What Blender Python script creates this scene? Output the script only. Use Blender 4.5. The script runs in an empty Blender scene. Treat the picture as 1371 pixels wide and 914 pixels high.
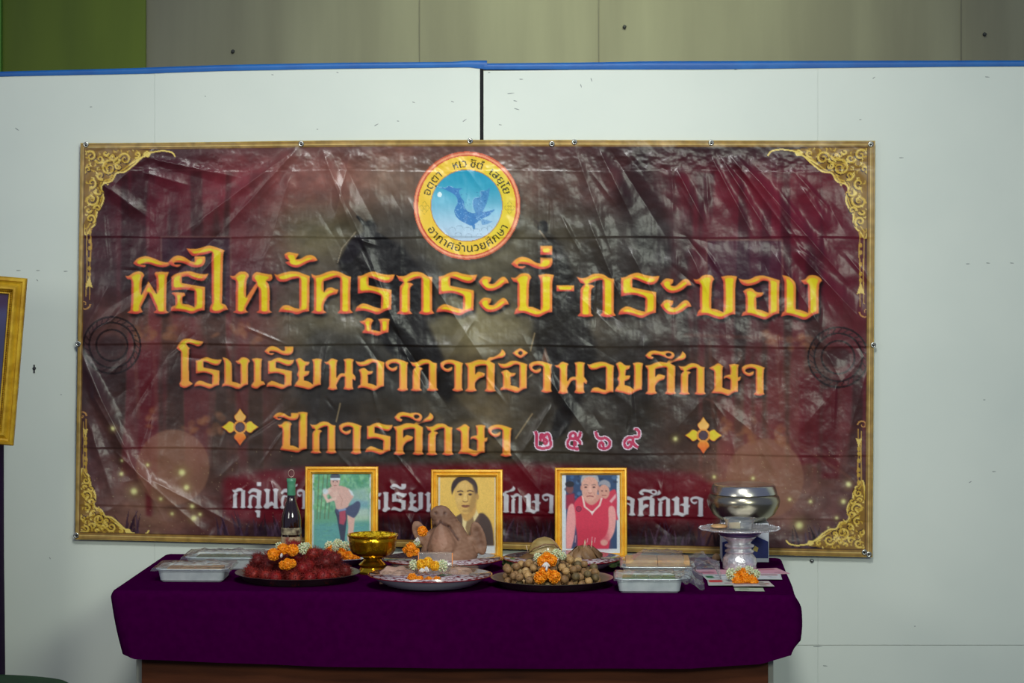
import bpy, bmesh, math, random
import numpy as np
from mathutils import Vector, Matrix

# ---------------------------------------------------------------- camera, world, lights, exposure
SC = bpy.context.scene
COL = SC.collection
F = 3600.0                 # focal length in pixels of the 1371 x 914 frame
CAM_Z, HOR = 1.726, 300.0  # eye height and the row of the horizon
cam_d = bpy.data.cameras.new('camera')
cam_d.sensor_width = 36.0
cam_d.sensor_fit = 'HORIZONTAL'
cam_d.lens = 36.0 * F / 1371.0
cam_d.shift_y = -(457.0 - HOR) / 1371.0
cam_d.clip_start, cam_d.clip_end = 0.1, 60
cam = bpy.data.objects.new('camera', cam_d)
cam.location = (0, 0, CAM_Z)
cam.rotation_euler = (math.pi / 2, 0, 0)
COL.objects.link(cam)
SC.camera = cam

W = bpy.data.worlds.new('hall_light')
SC.world = W
W.use_nodes = True
W.node_tree.nodes['Background'].inputs[0].default_value = (0.50, 0.60, 1.0, 1)
W.node_tree.nodes['Background'].inputs[1].default_value = 0.26


def area(name, loc, look, size, power, col, size_y=None, spread=180):
    d = bpy.data.lights.new(name, 'AREA')
    d.energy, d.color, d.size = power, col, size
    if size_y:
        d.shape, d.size_y = 'RECTANGLE', size_y
    d.spread = math.radians(spread)
    o = bpy.data.objects.new(name, d)
    o.location = loc
    o.rotation_euler = (Vector(look) - Vector(loc)).to_track_quat('-Z', 'Y').to_euler()
    COL.objects.link(o)
    return o


area('hall_daylight', (-3.1, 3.0, 2.4), (0.1, 8.0, 1.3), 1.0, 30, (1.0, 1.0, 0.90), 1.1)
area('hall_light_behind', (2.2, 0.4, 3.4), (0.1, 8.0, 1.2), 1.6, 60, (0.92, 1.0, 0.84), 1.0, 120)
area('added_centre_beam', (0.1, 3.6, 4.4), (0.0, 8.0, 1.6), 0.8, 14.5, (0.98, 1.0, 0.96), 0.8, 50)  # added narrow beam, no known lamp: brightens the wall's middle over its corners
area('light_over_partition', (0.5, 7.4, 4.2), (0.3, 9.6, 2.4), 1.6, 9.8, (0.92, 1.0, 0.60), 0.5, 50)
SC.view_settings.view_transform = 'Standard'
SC.view_settings.look = 'None'
SC.view_settings.gamma = 1.0
SC.view_settings.use_curve_mapping = False
SC.view_settings.exposure = 0.0

TOP = 0.752                # height of the cloth-covered table top


def P(px, py, y):
    """A point at depth y seen at pixel (px, py)."""
    return Vector(((px - 685.5) / F * y, y, CAM_Z - (py - HOR) / F * y))


def X(px, y):
    return (px - 685.5) / F * y


def T(px, py, z=TOP):
    y = (CAM_Z - z) * F / (py - HOR)
    return X(px, y), y


# ---------------------------------------------------------------- object helpers
def lin(c):
    c = np.asarray(c, float) / 255.0
    return np.where(c <= 0.04045, c / 12.92, ((c + 0.055) / 1.055) ** 2.4)


def rgb(r, g, b):
    v = lin((r, g, b))
    return (float(v[0]), float(v[1]), float(v[2]), 1)


def tag(o, label=None, cat=None, group=None, kind=None):
    if label: o['label'] = label
    if cat: o['category'] = cat
    if group: o['group'] = group
    if kind: o['kind'] = kind
    return o


def empty(name, loc=(0, 0, 0), rz=0.0, label=None, cat=None, group=None):
    o = bpy.data.objects.new(name, None)
    o.location = loc
    o.rotation_euler = (0, 0, rz)
    o.empty_display_size = 0.05
    COL.objects.link(o)
    return tag(o, label, cat, group)


def link(name, me, m, parent=None, loc=None, rot=None):
    if m is not None and not me.materials:
        me.materials.append(m)
    o = bpy.data.objects.new(name, me)
    if loc is not None: o.location = loc
    if rot is not None: o.rotation_euler = rot
    if parent is not None: o.parent = parent
    COL.objects.link(o)
    return o


def mesh(name, V, Fc, smooth=True):
    me = bpy.data.meshes.new(name)
    me.from_pydata([tuple(v) for v in V], [], Fc)
    me.validate()
    me.update()
    if smooth:
        me.polygons.foreach_set('use_smooth', [True] * len(me.polygons))
    return me


class MB:
    """Collects shapes and gives one mesh."""
    def __init__(s):
        s.V, s.F = [], []

    def add(s, V, Fc, M=None):
        n = len(s.V)
        s.V += [(M @ Vector(v)) if M is not None else Vector(v) for v in V]
        s.F += [tuple(i + n for i in f) for f in Fc]
        return s

    def box(s, x0, x1, y0, y1, z0, z1, M=None):
        return s.add([(x0, y0, z0), (x1, y0, z0), (x1, y1, z0), (x0, y1, z0), (x0, y0, z1), (x1, y0, z1), (x1, y1, z1), (x0, y1, z1)],
                     [(0, 3, 2, 1), (4, 5, 6, 7), (0, 1, 5, 4), (1, 2, 6, 5), (2, 3, 7, 6), (3, 0, 4, 7)], M)

    def lathe(s, prof, n=32, M=None, wave=None):
        V, Fc = [], []
        for k, (r, z) in enumerate(prof):
            for i in range(n):
                a = 2 * math.pi * i / n
                rr = r * (1 + (wave(k, a) if wave else 0))
                V.append((rr * math.cos(a), rr * math.sin(a), z))
        for k in range(len(prof) - 1):
            for i in range(n):
                j = (i + 1) % n
                Fc.append((k * n + i, k * n + j, (k + 1) * n + j, (k + 1) * n + i))
        if prof[0][0] > 1e-5: Fc.append(tuple(reversed(range(n))))
        if prof[-1][0] > 1e-5: Fc.append(tuple((len(prof) - 1) * n + i for i in range(n)))
        return s.add(V, Fc, M)

    def tube(s, pts, r, n=8, M=None):
        pts = [Vector(p) for p in pts]
        rs = r if isinstance(r, (list, tuple)) else [r] * len(pts)
        V, Fc = [], []
        up = Vector((0.13, 0.31, 0.94)).normalized()
        for k, p in enumerate(pts):
            d = (pts[min(k + 1, len(pts) - 1)] - pts[max(k - 1, 0)]).normalized()
            a = d.cross(up)
            a = a.normalized() if a.length > 1e-4 else Vector((1, 0, 0))
            b = d.cross(a)
            for i in range(n):
                t = 2 * math.pi * i / n
                V.append(p + (a * math.cos(t) + b * math.sin(t)) * rs[k])
        for k in range(len(pts) - 1):
            for i in range(n):
                j = (i + 1) % n
                Fc.append((k * n + i, k * n + j, (k + 1) * n + j, (k + 1) * n + i))
        Fc.append(tuple(reversed(range(n))))
        Fc.append(tuple((len(pts) - 1) * n + i for i in range(n)))
        return s.add(V, Fc, M)

    def ball(s, c, r, sub=2, sc=(1, 1, 1), M=None):
        V, Fc = ico(sub)
        return s.add([(c[0] + v[0] * r * sc[0], c[1] + v[1] * r * sc[1], c[2] + v[2] * r * sc[2]) for v in V], Fc, M)

    def build(s, name, m, parent=None, loc=None, rot=None, smooth=True, bevel=0.0, auto=None):
        me = mesh(name, s.V, s.F, smooth)
        if bevel:
            bm = bmesh.new(); bm.from_mesh(me)
            bmesh.ops.bevel(bm, geom=[e for e in bm.edges if len(e.link_faces) == 2 and e.calc_face_angle(0) > 0.6],
                            offset=bevel, segments=2, affect='EDGES', profile=0.5)
            bm.to_mesh(me); bm.free()
        if auto:
            sharp(me, auto)
        return link(name, me, m, parent, loc, rot)


_ico = {}
def ico(sub):
    if sub not in _ico:
        bm = bmesh.new()
        bmesh.ops.create_icosphere(bm, subdivisions=sub, radius=1)
        bm.verts.ensure_lookup_table()
        _ico[sub] = ([tuple(v.co) for v in bm.verts], [tuple(v.index for v in f.verts) for f in bm.faces])
        bm.free()
    return _ico[sub]


def sharp(me, ang=40):
    bm = bmesh.new(); bm.from_mesh(me)
    for e in bm.edges:
        e.smooth = len(e.link_faces) == 2 and e.calc_face_angle(0) < math.radians(ang)
    for f in bm.faces: f.smooth = True
    bm.to_mesh(me); bm.free()


def copy_tree(o, parent=None):
    c = o.copy(); COL.objects.link(c); c.parent = parent
    for ch in list(o.children):
        copy_tree(ch, c)
    return c


# ---------------------------------------------------------------- materials
def mat(name, col, rough=0.5, metal=0.0, col2=None, scale=20.0, bump=0.0, bscale=None, spec=0.5, coat=0.0, detail=4, stretch=None, sheen=0.0, sss=0.0, obj=True):
    m = bpy.data.materials.new(name)
    m.use_nodes = True
    nt = m.node_tree
    b = nt.nodes['Principled BSDF']
    b.inputs['Base Color'].default_value = col
    b.inputs['Roughness'].default_value = rough
    b.inputs['Metallic'].default_value = metal
    b.inputs['Specular IOR Level'].default_value = spec
    b.inputs['Coat Weight'].default_value = coat
    b.inputs['Sheen Weight'].default_value = sheen
    if sss:
        b.inputs['Subsurface Weight'].default_value = sss
        b.inputs['Subsurface Scale'].default_value = 0.01
    tc = nt.nodes.new('ShaderNodeTexCoord')
    mp = nt.nodes.new('ShaderNodeMapping')
    if stretch: mp.inputs['Scale'].default_value = stretch
    nt.links.new(tc.outputs['Object'], mp.inputs[0])
    if col2 is not None:
        n = nt.nodes.new('ShaderNodeTexNoise')
        n.inputs['Scale'].default_value = scale
        n.inputs['Detail'].default_value = detail
        r = nt.nodes.new('ShaderNodeValToRGB')
        r.color_ramp.elements[0].position = 0.35
        r.color_ramp.elements[1].position = 0.65
        r.color_ramp.elements[0].color = col
        r.color_ramp.elements[1].color = col2
        nt.links.new(mp.outputs[0], n.inputs['Vector'])
        nt.links.new(n.outputs['Fac'], r.inputs[0])
        nt.links.new(r.outputs[0], b.inputs['Base Color'])
    if bump:
        n = nt.nodes.new('ShaderNodeTexNoise')
        n.inputs['Scale'].default_value = bscale or scale * 3
        n.inputs['Detail'].default_value = 3
        bp = nt.nodes.new('ShaderNodeBump')
        bp.inputs['Strength'].default_value = bump
        bp.inputs['Distance'].default_value = 0.002
        nt.links.new(mp.outputs[0], n.inputs['Vector'])
        nt.links.new(n.outputs['Fac'], bp.inputs['Height'])
        nt.links.new(bp.outputs[0], b.inputs['Normal'])
    return m


def print_mat(name, rough=0.4, spec=0.5, coat=0.0, bump=0.0, bscale=60):
    m = mat(name, (1, 1, 1, 1), rough, spec=spec, coat=coat, bump=bump, bscale=bscale)
    nt = m.node_tree
    a = nt.nodes.new('ShaderNodeVertexColor')
    a.layer_name = 'print'
    nt.links.new(a.outputs[0], nt.nodes['Principled BSDF'].inputs['Base Color'])
    return m


def film_mat(name, tint=(0.95, 0.97, 0.97, 1), alpha=0.16, bs=90, gloss=0.12, blend=0.2):
    m = bpy.data.materials.new(name); m.use_nodes = True
    nt = m.node_tree; N = nt.nodes
    out = N['Material Output']; N.remove(N['Principled BSDF'])
    tr = N.new('ShaderNodeBsdfTransparent'); tr.inputs[0].default_value = tint
    gl = N.new('ShaderNodeBsdfGlossy'); gl.inputs['Roughness'].default_value = gloss
    df = N.new('ShaderNodeBsdfDiffuse'); df.inputs[0].default_value = (0.8, 0.82, 0.82, 1)
    fr = N.new('ShaderNodeLayerWeight'); fr.inputs[0].default_value = blend
    mx = N.new('ShaderNodeMixShader'); mx2 = N.new('ShaderNodeMixShader')
    mx2.inputs[0].default_value = alpha
    nz = N.new('ShaderNodeTexNoise'); nz.inputs['Scale'].default_value = bs; nz.inputs['Detail'].default_value = 3
    tc = N.new('ShaderNodeTexCoord')
    bp = N.new('ShaderNodeBump'); bp.inputs['Strength'].default_value = 0.9; bp.inputs['Distance'].default_value = 0.004
    L = nt.links.new
    L(tc.outputs['Object'], nz.inputs['Vector']); L(nz.outputs['Fac'], bp.inputs['Height'])
    for n in (gl, fr): L(bp.outputs[0], n.inputs['Normal'])
    L(tr.outputs[0], mx2.inputs[1]); L(df.outputs[0], mx2.inputs[2])
    L(fr.outputs['Facing'], mx.inputs[0]); L(mx2.outputs[0], mx.inputs[1]); L(gl.outputs[0], mx.inputs[2])
    L(mx.outputs[0], out.inputs[0])
    return m


# ---------------------------------------------------------------- a small rasteriser for flat prints (colours go to a mesh's colour attribute)
def noise2(h, w, cx, cy, seed, octv=3):
    """Smooth value noise, cx x cy cells over the picture, 0..1."""
    rs = np.random.RandomState(seed)
    out = np.zeros((h, w), np.float32); amp = 1.0; tot = 0
    for _ in range(octv):
        gx, gy = max(2, int(cx)) + 1, max(2, int(cy)) + 1
        g = rs.rand(gy + 1, gx + 1).astype(np.float32)
        out += amp * grid_up(g, h, w); tot += amp
        amp *= 0.5; cx *= 2; cy *= 2
    return out / tot


def grid_up(g, h, w):
    gy, gx = g.shape[:2]
    y = np.linspace(0, gy - 1.001, h); x = np.linspace(0, gx - 1.001, w)
    yi = y.astype(int); xi = x.astype(int)
    ty = (y - yi); tx = (x - xi)
    ty = (ty * ty * (3 - 2 * ty)).astype(np.float32); tx = (tx * tx * (3 - 2 * tx)).astype(np.float32)
    if g.ndim == 3: ty = ty[:, None, None]; tx = tx[None, :, None]
    else: ty = ty[:, None]; tx = tx[None, :]
    a = g[yi][:, xi]; b = g[yi][:, xi + 1]; c = g[yi + 1][:, xi]; d = g[yi + 1][:, xi + 1]
    return (a * (1 - tx) + b * tx) * (1 - ty) + (c * (1 - tx) + d * tx) * ty


def blur(a, r):
    """Three box blurs, about a gaussian of radius r (pixels of a)."""
    r = int(round(r))
    if r < 1: return a
    for _ in range(2):
        for ax in (0, 1):
            p = np.concatenate([np.repeat(np.take(a, [0], ax), r + 1, ax), a, np.repeat(np.take(a, [-1], ax), r, ax)], ax)
            c = np.cumsum(p, axis=ax, dtype=np.float64)
            n = a.shape[ax]
            a = ((np.take(c, range(2 * r + 1, 2 * r + 1 + n), ax) - np.take(c, range(0, n), ax)) / (2 * r + 1)).astype(np.float32)
    return a


def smooth(t, a, b):
    t = np.clip((t - a) / (b - a), 0, 1)
    return t * t * (3 - 2 * t)


class Art:
    def __init__(s, x0, y0, x1, y1, ss, col=(0, 0, 0)):
        s.x0, s.y0, s.x1, s.y1, s.ss = x0, y0, x1, y1, ss
        s.w, s.h = int(round((x1 - x0) * ss)), int(round((y1 - y0) * ss))
        s.a = np.zeros((s.h, s.w, 3), np.float32) + np.array(col, np.float32)

    def mask(s, polys, grow=2):
        """Even-odd coverage of closed polygons; gives (slice, mask)."""
        polys = [[((x - s.x0) * s.ss, (y - s.y0) * s.ss) for x, y in p] for p in polys]
        xs = [q[0] for p in polys for q in p]; ys = [q[1] for p in polys for q in p]
        g = int(grow * s.ss)
        ax, bx = max(0, int(min(xs)) - g), min(s.w, int(max(xs)) + g + 2)
        ay, by = max(0, int(min(ys)) - g), min(s.h, int(max(ys)) + g + 2)
        if bx <= ax or by <= ay: return None, None
        X_ = np.arange(ax, bx) + 0.5; Y_ = np.arange(ay, by) + 0.5
        m = np.zeros((by - ay, bx - ax), bool)
        for p in polys:
            for (xa, ya), (xb, yb) in zip(p, p[1:] + p[:1]):
                if ya == yb: continue
                lo, hi = min(ya, yb), max(ya, yb)
                i0, i1 = np.searchsorted(Y_, lo), np.searchsorted(Y_, hi)
                if i1 <= i0: continue
                xc = xa + (Y_[i0:i1] - ya) * (xb - xa) / (yb - ya)
                m[i0:i1] ^= X_[None, :] > xc[:, None]
        return (slice(ay, by), slice(ax, bx)), m.astype(np.float32)

    def put(s, sl, m, col, al=1.0):
        if sl is None: return
        m = (m * al)[..., None]
        s.a[sl] = s.a[sl] * (1 - m) + np.asarray(col, np.float32) * m

    def poly(s, pts, col, al=1.0, soft=0.0):
        sl, m = s.mask([pts], 2 + soft * 2.5)
        if sl is None: return
        if soft: m = blur(m, soft * s.ss)
        s.put(sl, m, col, al)

    def ell(s, cx, cy, rx, ry, col, al=1.0, soft=0.0, rot=0.0, n=40):
        c, q = math.cos(rot), math.sin(rot)
        s.poly([(cx + rx * math.cos(t) * c - ry * math.sin(t) * q, cy + rx * math.cos(t) * q + ry * math.sin(t) * c)
                for t in [2 * math.pi * i / n for i in range(n)]], col, al, soft)

    def ring(s, cx, cy, r, w, col, al=1.0):
        A = [(cx + (r + w / 2) * math.cos(t / 60 * math.tau), cy + (r + w / 2) * math.sin(t / 60 * math.tau)) for t in range(60)]
        B = [(cx + (r - w / 2) * math.cos(t / 60 * math.tau), cy + (r - w / 2) * math.sin(t / 60 * math.tau)) for t in range(60)]
        sl, m = s.mask([A, B]); s.put(sl, m, col, al)

    def line(s, pts, w, col, al=1.0, soft=0.0):
        """A stroke; w may be a list."""
        ws = w if isinstance(w, (list, tuple)) else [w] * len(pts)
        L, R = [], []
        for k, (x, y) in enumerate(pts):
            xa, ya = pts[max(0, k - 1)]; xb, yb = pts[min(len(pts) - 1, k + 1)]
            dx, dy = xb - xa, yb - ya; l = math.hypot(dx, dy) or 1
            nx, ny = -dy / l * ws[k] / 2, dx / l * ws[k] / 2
            L.append((x + nx, y + ny)); R.append((x - nx, y - ny))
        # quads one by one (union), so that curled strokes do not cancel
        tot = None
        P_ = L + R
        g = 2 + soft * 2.5
        sl, tot = s.mask([[(min(p[0] for p in P_), min(p[1] for p in P_)), (max(p[0] for p in P_), min(p[1] for p in P_)),
                           (max(p[0] for p in P_), max(p[1] for p in P_)), (min(p[0] for p in P_), max(p[1] for p in P_))]], g)
        if sl is None: return
        tot = tot * 0
        for k in range(len(pts) - 1):
            s2, m = s.mask([[L[k], L[k + 1], R[k + 1], R[k]]], 1)
            if s2 is None: continue
            ay, ax = sl[0].start, sl[1].start
            y0, y1 = max(s2[0].start, ay), min(s2[0].stop, sl[0].stop)
            x0, x1 = max(s2[1].start, ax), min(s2[1].stop, sl[1].stop)
            if y1 <= y0 or x1 <= x0: continue
            sub = tot[y0 - ay:y1 - ay, x0 - ax:x1 - ax]
            np.maximum(sub, m[y0 - s2[0].start:y1 - s2[0].start, x0 - s2[1].start:x1 - s2[1].start], out=sub)
        if soft: tot = blur(tot, soft * s.ss)
        s.put(sl, tot, col, al)

    def sample(s, px, py):
        """Colours (linear) at photo-pixel positions (arrays)."""
        a = s.low
        x = np.clip((px - s.x0) * s.lss - 0.5, 0, a.shape[1] - 1.001); y = np.clip((py - s.y0) * s.lss - 0.5, 0, a.shape[0] - 1.001)
        xi, yi = x.astype(int), y.astype(int); tx, ty = (x - xi)[:, None], (y - yi)[:, None]
        c = (a[yi, xi] * (1 - tx) + a[yi, xi + 1] * tx) * (1 - ty) + (a[yi + 1, xi] * (1 - tx) + a[yi + 1, xi + 1] * tx) * ty
        return lin(np.clip(c, 0, 255))

    def bake(s, down=1):
        h, w = s.h // down * down, s.w // down * down
        s.low = s.a[:h, :w].reshape(h // down, down, w // down, down, 3).mean((1, 3)) if down > 1 else s.a
        s.lss = s.ss / down


def colour_mesh(me, cols):
    at = me.color_attributes.new('print', 'FLOAT_COLOR', 'POINT')
    at.data.foreach_set('color', np.concatenate([cols, np.ones((len(cols), 1))], 1).astype(np.float32).ravel())


def grid_mesh(name, V, nx, ny):
    """A mesh of nx x ny points (rows first), V an (nx*ny, 3) array."""
    me = bpy.data.meshes.new(name)
    i = (np.arange(ny - 1)[:, None] * nx + np.arange(nx - 1)[None, :]).ravel()
    q = np.stack([i, i + nx, i + nx + 1, i + 1], 1).astype(np.int32)
    me.vertices.add(nx * ny); me.vertices.foreach_set('co', V.astype(np.float32).ravel())
    me.loops.add(q.size); me.loops.foreach_set('vertex_index', q.ravel())
    me.polygons.add(len(q)); me.polygons.foreach_set('loop_start', np.arange(0, q.size, 4, dtype=np.int32))
    me.polygons.foreach_set('use_smooth', np.ones(len(q), bool))
    me.update(calc_edges=True)
    return me
# ---------------------------------------------------------------- the banner's broad-nib letters, as outlines ("!" marks a corner)
G = {
'ph': "45,280! 75,280 110,255 150,246 178,255 192,278! 180,295 174,320 170,350 168,430! 222,322! 285,420! 283,350 281,300 268,265! 278,252! 320,250 378,252! 370,275 362,300 360,400 360,520 362,545! 380,560! 330,572 262,562! 285,540! 222,405! 165,520! 170,540! 182,555! 130,572 60,562! 85,545! 90,500 92,400 92,330 85,310 60,305!",
'i': "105,185! 140,148 200,130 260,145 320,170 372,178 405,168! 400,190 350,213 290,210 230,190 190,188 160,192 205,198! 190,215 130,203!",
'ii': "445,175! 480,140 520,125 570,135 620,165 650,170! 650,130! 735,130! 735,170 715,200 670,212 620,205 560,180 500,175 500,190 550,190! 520,208 475,200!",
'tho': "395,290! 440,262 530,245 600,262 650,268 682,262! 665,295 640,318 600,315 550,300 520,285 478,290! 478,335! 560,350 655,365! 655,470 652,545! 610,548 555,570 500,555 440,548 395,548! 400,520 430,505! 428,450 420,430 398,415! 420,405 500,410! 505,430 485,445 485,495! 530,500 575,520! 575,395! 500,385 398,392!",
'ai': "512,70! 560,75 610,70 680,50 740,62 790,80 805,88! 795,110 790,200 788,400 785,490! 815,505 832,540! 800,545 760,565 700,560 690,540! 695,515 708,490! 705,400 705,160 708,100! 660,115 600,125 560,130 535,110!",
'ho': "845,280! 880,280 915,252 960,248 985,265 992,285! 978,305 972,340 968,450! 1048,332! 1020,318 1015,300! 1020,275 1050,252 1100,260 1140,268 1165,268! 1170,300 1150,320 1120,318! 1142,345 1150,400 1148,520 1150,545! 1168,558! 1110,572 1045,560! 1068,545! 1068,400 1060,362! 1010,450 965,530! 970,545! 985,558! 925,572 868,558! 890,545! 890,400 890,325 860,305!",
'wo': "-72,208! -45,215 0,200 60,188 110,192 150,208 200,225! 196,300 195,495! 150,500 105,518 50,505 0,500 -40,498! -25,470 0,450 40,450 80,468 118,475! 118,240! 60,250 20,265 -30,268 -55,250!",
'th2': "5,60! 35,42 75,48 115,55! 105,75 90,97! 130,93 170,70 210,65 240,78 260,105! 225,115 190,120 140,145 100,160 50,150 10,120! 45,108! 15,90",
'kho': "210,208! 240,220 280,215 330,195 380,185 430,195 480,220 515,230! 510,300 508,480! 530,505! 470,515 410,508! 430,485! 430,240! 400,235 340,255 305,265! 305,350! 330,320 365,312 395,325 418,328! 405,360 370,370 340,385 315,420 305,450 305,485! 328,505! 270,515 208,505! 230,485! 230,300 228,250 215,235!",
'ro': "565,225! 600,220 640,200 690,190 740,205 800,215 850,212! 835,250 800,275 750,270 690,245 650,235! 650,295! 720,310 825,330! 825,400 822,480! 780,490 720,518 670,505 610,490 545,495! 560,460 600,435 640,440 690,460 742,472! 745,375! 660,350 565,360!",
'uu': "578,570! 610,565 640,545 670,550 688,565! 672,590 670,635! 700,640 738,648! 738,590 722,555! 770,548 812,552! 805,590 802,655! 770,660 715,680 660,665 600,660! 605,645 620,630! 615,600 600,590!",
'ko': "858,215! 885,225 930,222 970,200 1010,192 1060,200 1100,225 1138,232! 1135,300 1135,485! 1152,510! 1090,522 1030,510! 1052,485! 1052,240! 1010,245 960,265 940,272! 975,278 992,290! 970,310 965,350 965,490! 985,512! 925,520 862,512! 885,490! 885,360 888,310 905,285 918,272! 885,262!",
'a1': "215,300! 235,275 260,262 305,270! 300,295 285,310! 320,315 360,280 390,265 415,280 430,310! 400,315 370,340 320,362 270,360 235,330!",
'a2': "215,450! 235,425 260,412 305,420! 300,445 285,460! 320,465 360,430 390,415 415,430 430,460! 400,465 370,490 320,512 270,510 235,480!",
'bo': "442,270! 475,272 510,245 550,240 575,250 588,272! 575,295 570,350 568,475! 600,480 645,498 652,500! 652,330 650,290 635,255! 690,245 748,252! 740,280 735,330 735,515! 700,520 640,548 590,540 530,520 465,530! 475,500 490,480! 488,400 488,340 488,310 460,300!",
'dot': "650,48! 735,48! 735,110! 650,110!",
'dash': "765,325! 890,325! 890,368! 765,368!",
'o': "730,118! 765,128 810,125 850,105 900,98 950,110 1022,132! 1018,200 1018,365! 980,375 920,408 870,395 810,378 752,385! 760,362 780,350! 780,250 762,210! 790,192 825,188 860,215 910,218! 895,242 870,252 855,255! 858,300 858,335! 900,345 942,362! 942,140! 900,135 850,160 790,172 755,160 740,140!",
'ng': "1038,95! 1080,105 1120,135 1135,180 1135,335! 1180,345 1222,362! 1220,180 1222,160! 1195,160 1170,132! 1200,125 1230,98 1275,98 1305,115 1318,135! 1302,155 1298,200 1298,365! 1260,375 1200,410 1140,392 1080,378 1030,388! 1040,362 1055,350! 1055,150!",
'oo': "32,85! 55,50 85,22 130,18 180,30 225,38! 210,60 185,72 150,60 115,50 105,58 132,90! 122,110 122,315! 150,335! 120,355 90,365 60,355 55,335! 65,315! 65,110!",
'e': "565,162! 600,155 642,162! 635,185 632,315! 650,320 662,340! 630,350 600,370 565,360 562,345! 580,320! 580,200 575,180!",
'yo': "875,165! 905,152 940,175 975,178! 965,200 945,208! 940,245! 975,245! 965,270 935,285! 935,310! 970,320 998,340! 1000,200 990,162! 1030,155 1063,162! 1057,200 1055,340! 1020,350 970,375 930,365 865,352! 880,325 890,315! 895,290 885,270 895,240 890,210!",
'no': "1075,182! 1100,180 1130,158 1175,172! 1165,195 1163,295! 1190,265 1222,262! 1222,190 1212,165! 1250,158 1288,165! 1280,190 1280,262! 1300,290 1295,315! 1278,300! 1278,350! 1285,372! 1250,378 1212,372! 1222,350! 1222,285! 1195,290 1175,320 1163,345! 1170,372! 1135,380 1100,372! 1112,350! 1112,215 1095,200!",
'aa': "190,185! 215,168 260,160 310,170 355,188! 345,210 343,360! 350,378! 310,388 272,378! 288,360! 288,200! 260,190 225,195 215,210 240,225 275,210! 270,235 240,248 205,230 190,205!",
'so': "752,190! 790,185 830,170 860,165 905,170! 925,150 960,145 1000,120 1015,92! 1035,110 1040,130 1020,150 970,160 930,175! 965,195! 962,370! 972,385! 930,392 890,385! 905,365! 905,205! 870,205 825,215! 825,270! 850,250 895,262! 885,285 850,300 825,330 825,365! 838,382! 795,392 752,385! 770,365! 770,220!",
'am': "1088,118! 1120,95 1145,85 1170,98 1198,115! 1175,135 1145,152 1120,142|1128,117 1145,103 1160,117 1145,132",
'so2': "980,180! 1010,165 1035,152 1062,170! 1058,190 1057,290! 1080,300 1103,305! 1103,245! 1080,235 1065,242! 1070,225 1103,215! 1100,180 1095,160! 1125,155 1153,160! 1148,180 1148,232! 1165,228! 1160,248 1148,255! 1148,315! 1120,320 1090,338 1050,325 992,322! 1005,305 1010,295! 1010,205 1000,192!",
'ue': "615,110! 640,88 670,82 710,88 745,85 775,92 785,110 770,128 745,125 700,108 660,105 650,112 665,118! 655,130 630,125!|735,100 752,95 768,105 755,115 740,112",
'po': "540,185! 570,180 600,155 640,155 662,180! 650,205 647,365! 680,370 720,390! 718,110 705,75! 755,70 802,78! 792,110 790,395! 750,405 710,428 660,420 560,405! 570,380 578,365! 578,225 555,210!",
'lo': "683,235! 705,212 735,208 775,225! 768,315! 782,335! 755,342 728,335! 742,318! 742,275! 720,262 708,290 708,318! 718,332! 700,340 678,332! 690,315! 688,275 705,250 742,256! 742,235! 715,232 695,247!",
'u': "728,350! 745,342 765,345! 762,392! 742,392! 742,365!",
'mo': "785,215! 805,208 830,214! 824,235 822,300! 838,292 852,304! 852,235 843,214! 862,206 886,214! 877,235 877,325! 886,336! 865,341 846,334! 852,325! 842,318 826,326! 815,340 795,338 784,326! 792,312 800,302! 800,235!",
'flag': "0,20! 10,8 22,6 34,0! 30,14 16,20 6,28",
'kh2': "442,270! 475,272 510,245 550,240 575,250 588,272! 560,285 545,300! 565,330 568,475! 645,500! 652,500! 652,330 650,290 635,255! 690,245 748,252! 740,280 735,330 735,515! 700,520 640,548 590,540 530,520 465,530! 475,500 490,480! 488,400 510,330 488,310 460,300!",
}


def outline(s):
    out = []
    for part in s.split('|'):
        pts = []
        for t in part.split():
            c = t.endswith('!')
            x, y = t.rstrip('!').split(',')
            pts.append((float(x), float(y), c))
        n = len(pts); res = []
        for k in range(n):
            a, b, c, d = pts[k - 1], pts[k], pts[(k + 1) % n], pts[(k + 2) % n]
            if b[2]: a = b
            if c[2]: d = c
            if b[2] and c[2]:
                res.append((b[0], b[1])); continue
            for j in range(5):
                t = j / 5
                q = [0.5 * (2 * b[i] + (c[i] - a[i]) * t + (2 * a[i] - 5 * b[i] + 4 * c[i] - d[i]) * t * t + (3 * b[i] - a[i] - 3 * c[i] + d[i]) * t ** 3) for i in (0, 1)]
                res.append(tuple(q))
        out.append(res)
    return out


GO = {k: outline(v) for k, v in G.items()}


def fit(g, x0, y0, x1, y1):
    pl = GO[g]
    xs = [p[0] for q in pl for p in q]; ys = [p[1] for q in pl for p in q]
    ax, bx, ay, by = min(xs), max(xs), min(ys), max(ys)
    return [[(x0 + (x - ax) / (bx - ax) * (x1 - x0), y0 + (y - ay) / (by - ay) * (y1 - y0)) for x, y in q] for q in pl]


def at_crop(g, ox, oy, sc):
    return [[(ox + x / sc, oy + y / sc) for x, y in q] for q in GO[g]]


def line_of(rows):
    return [fit(*r) for r in rows]


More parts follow.
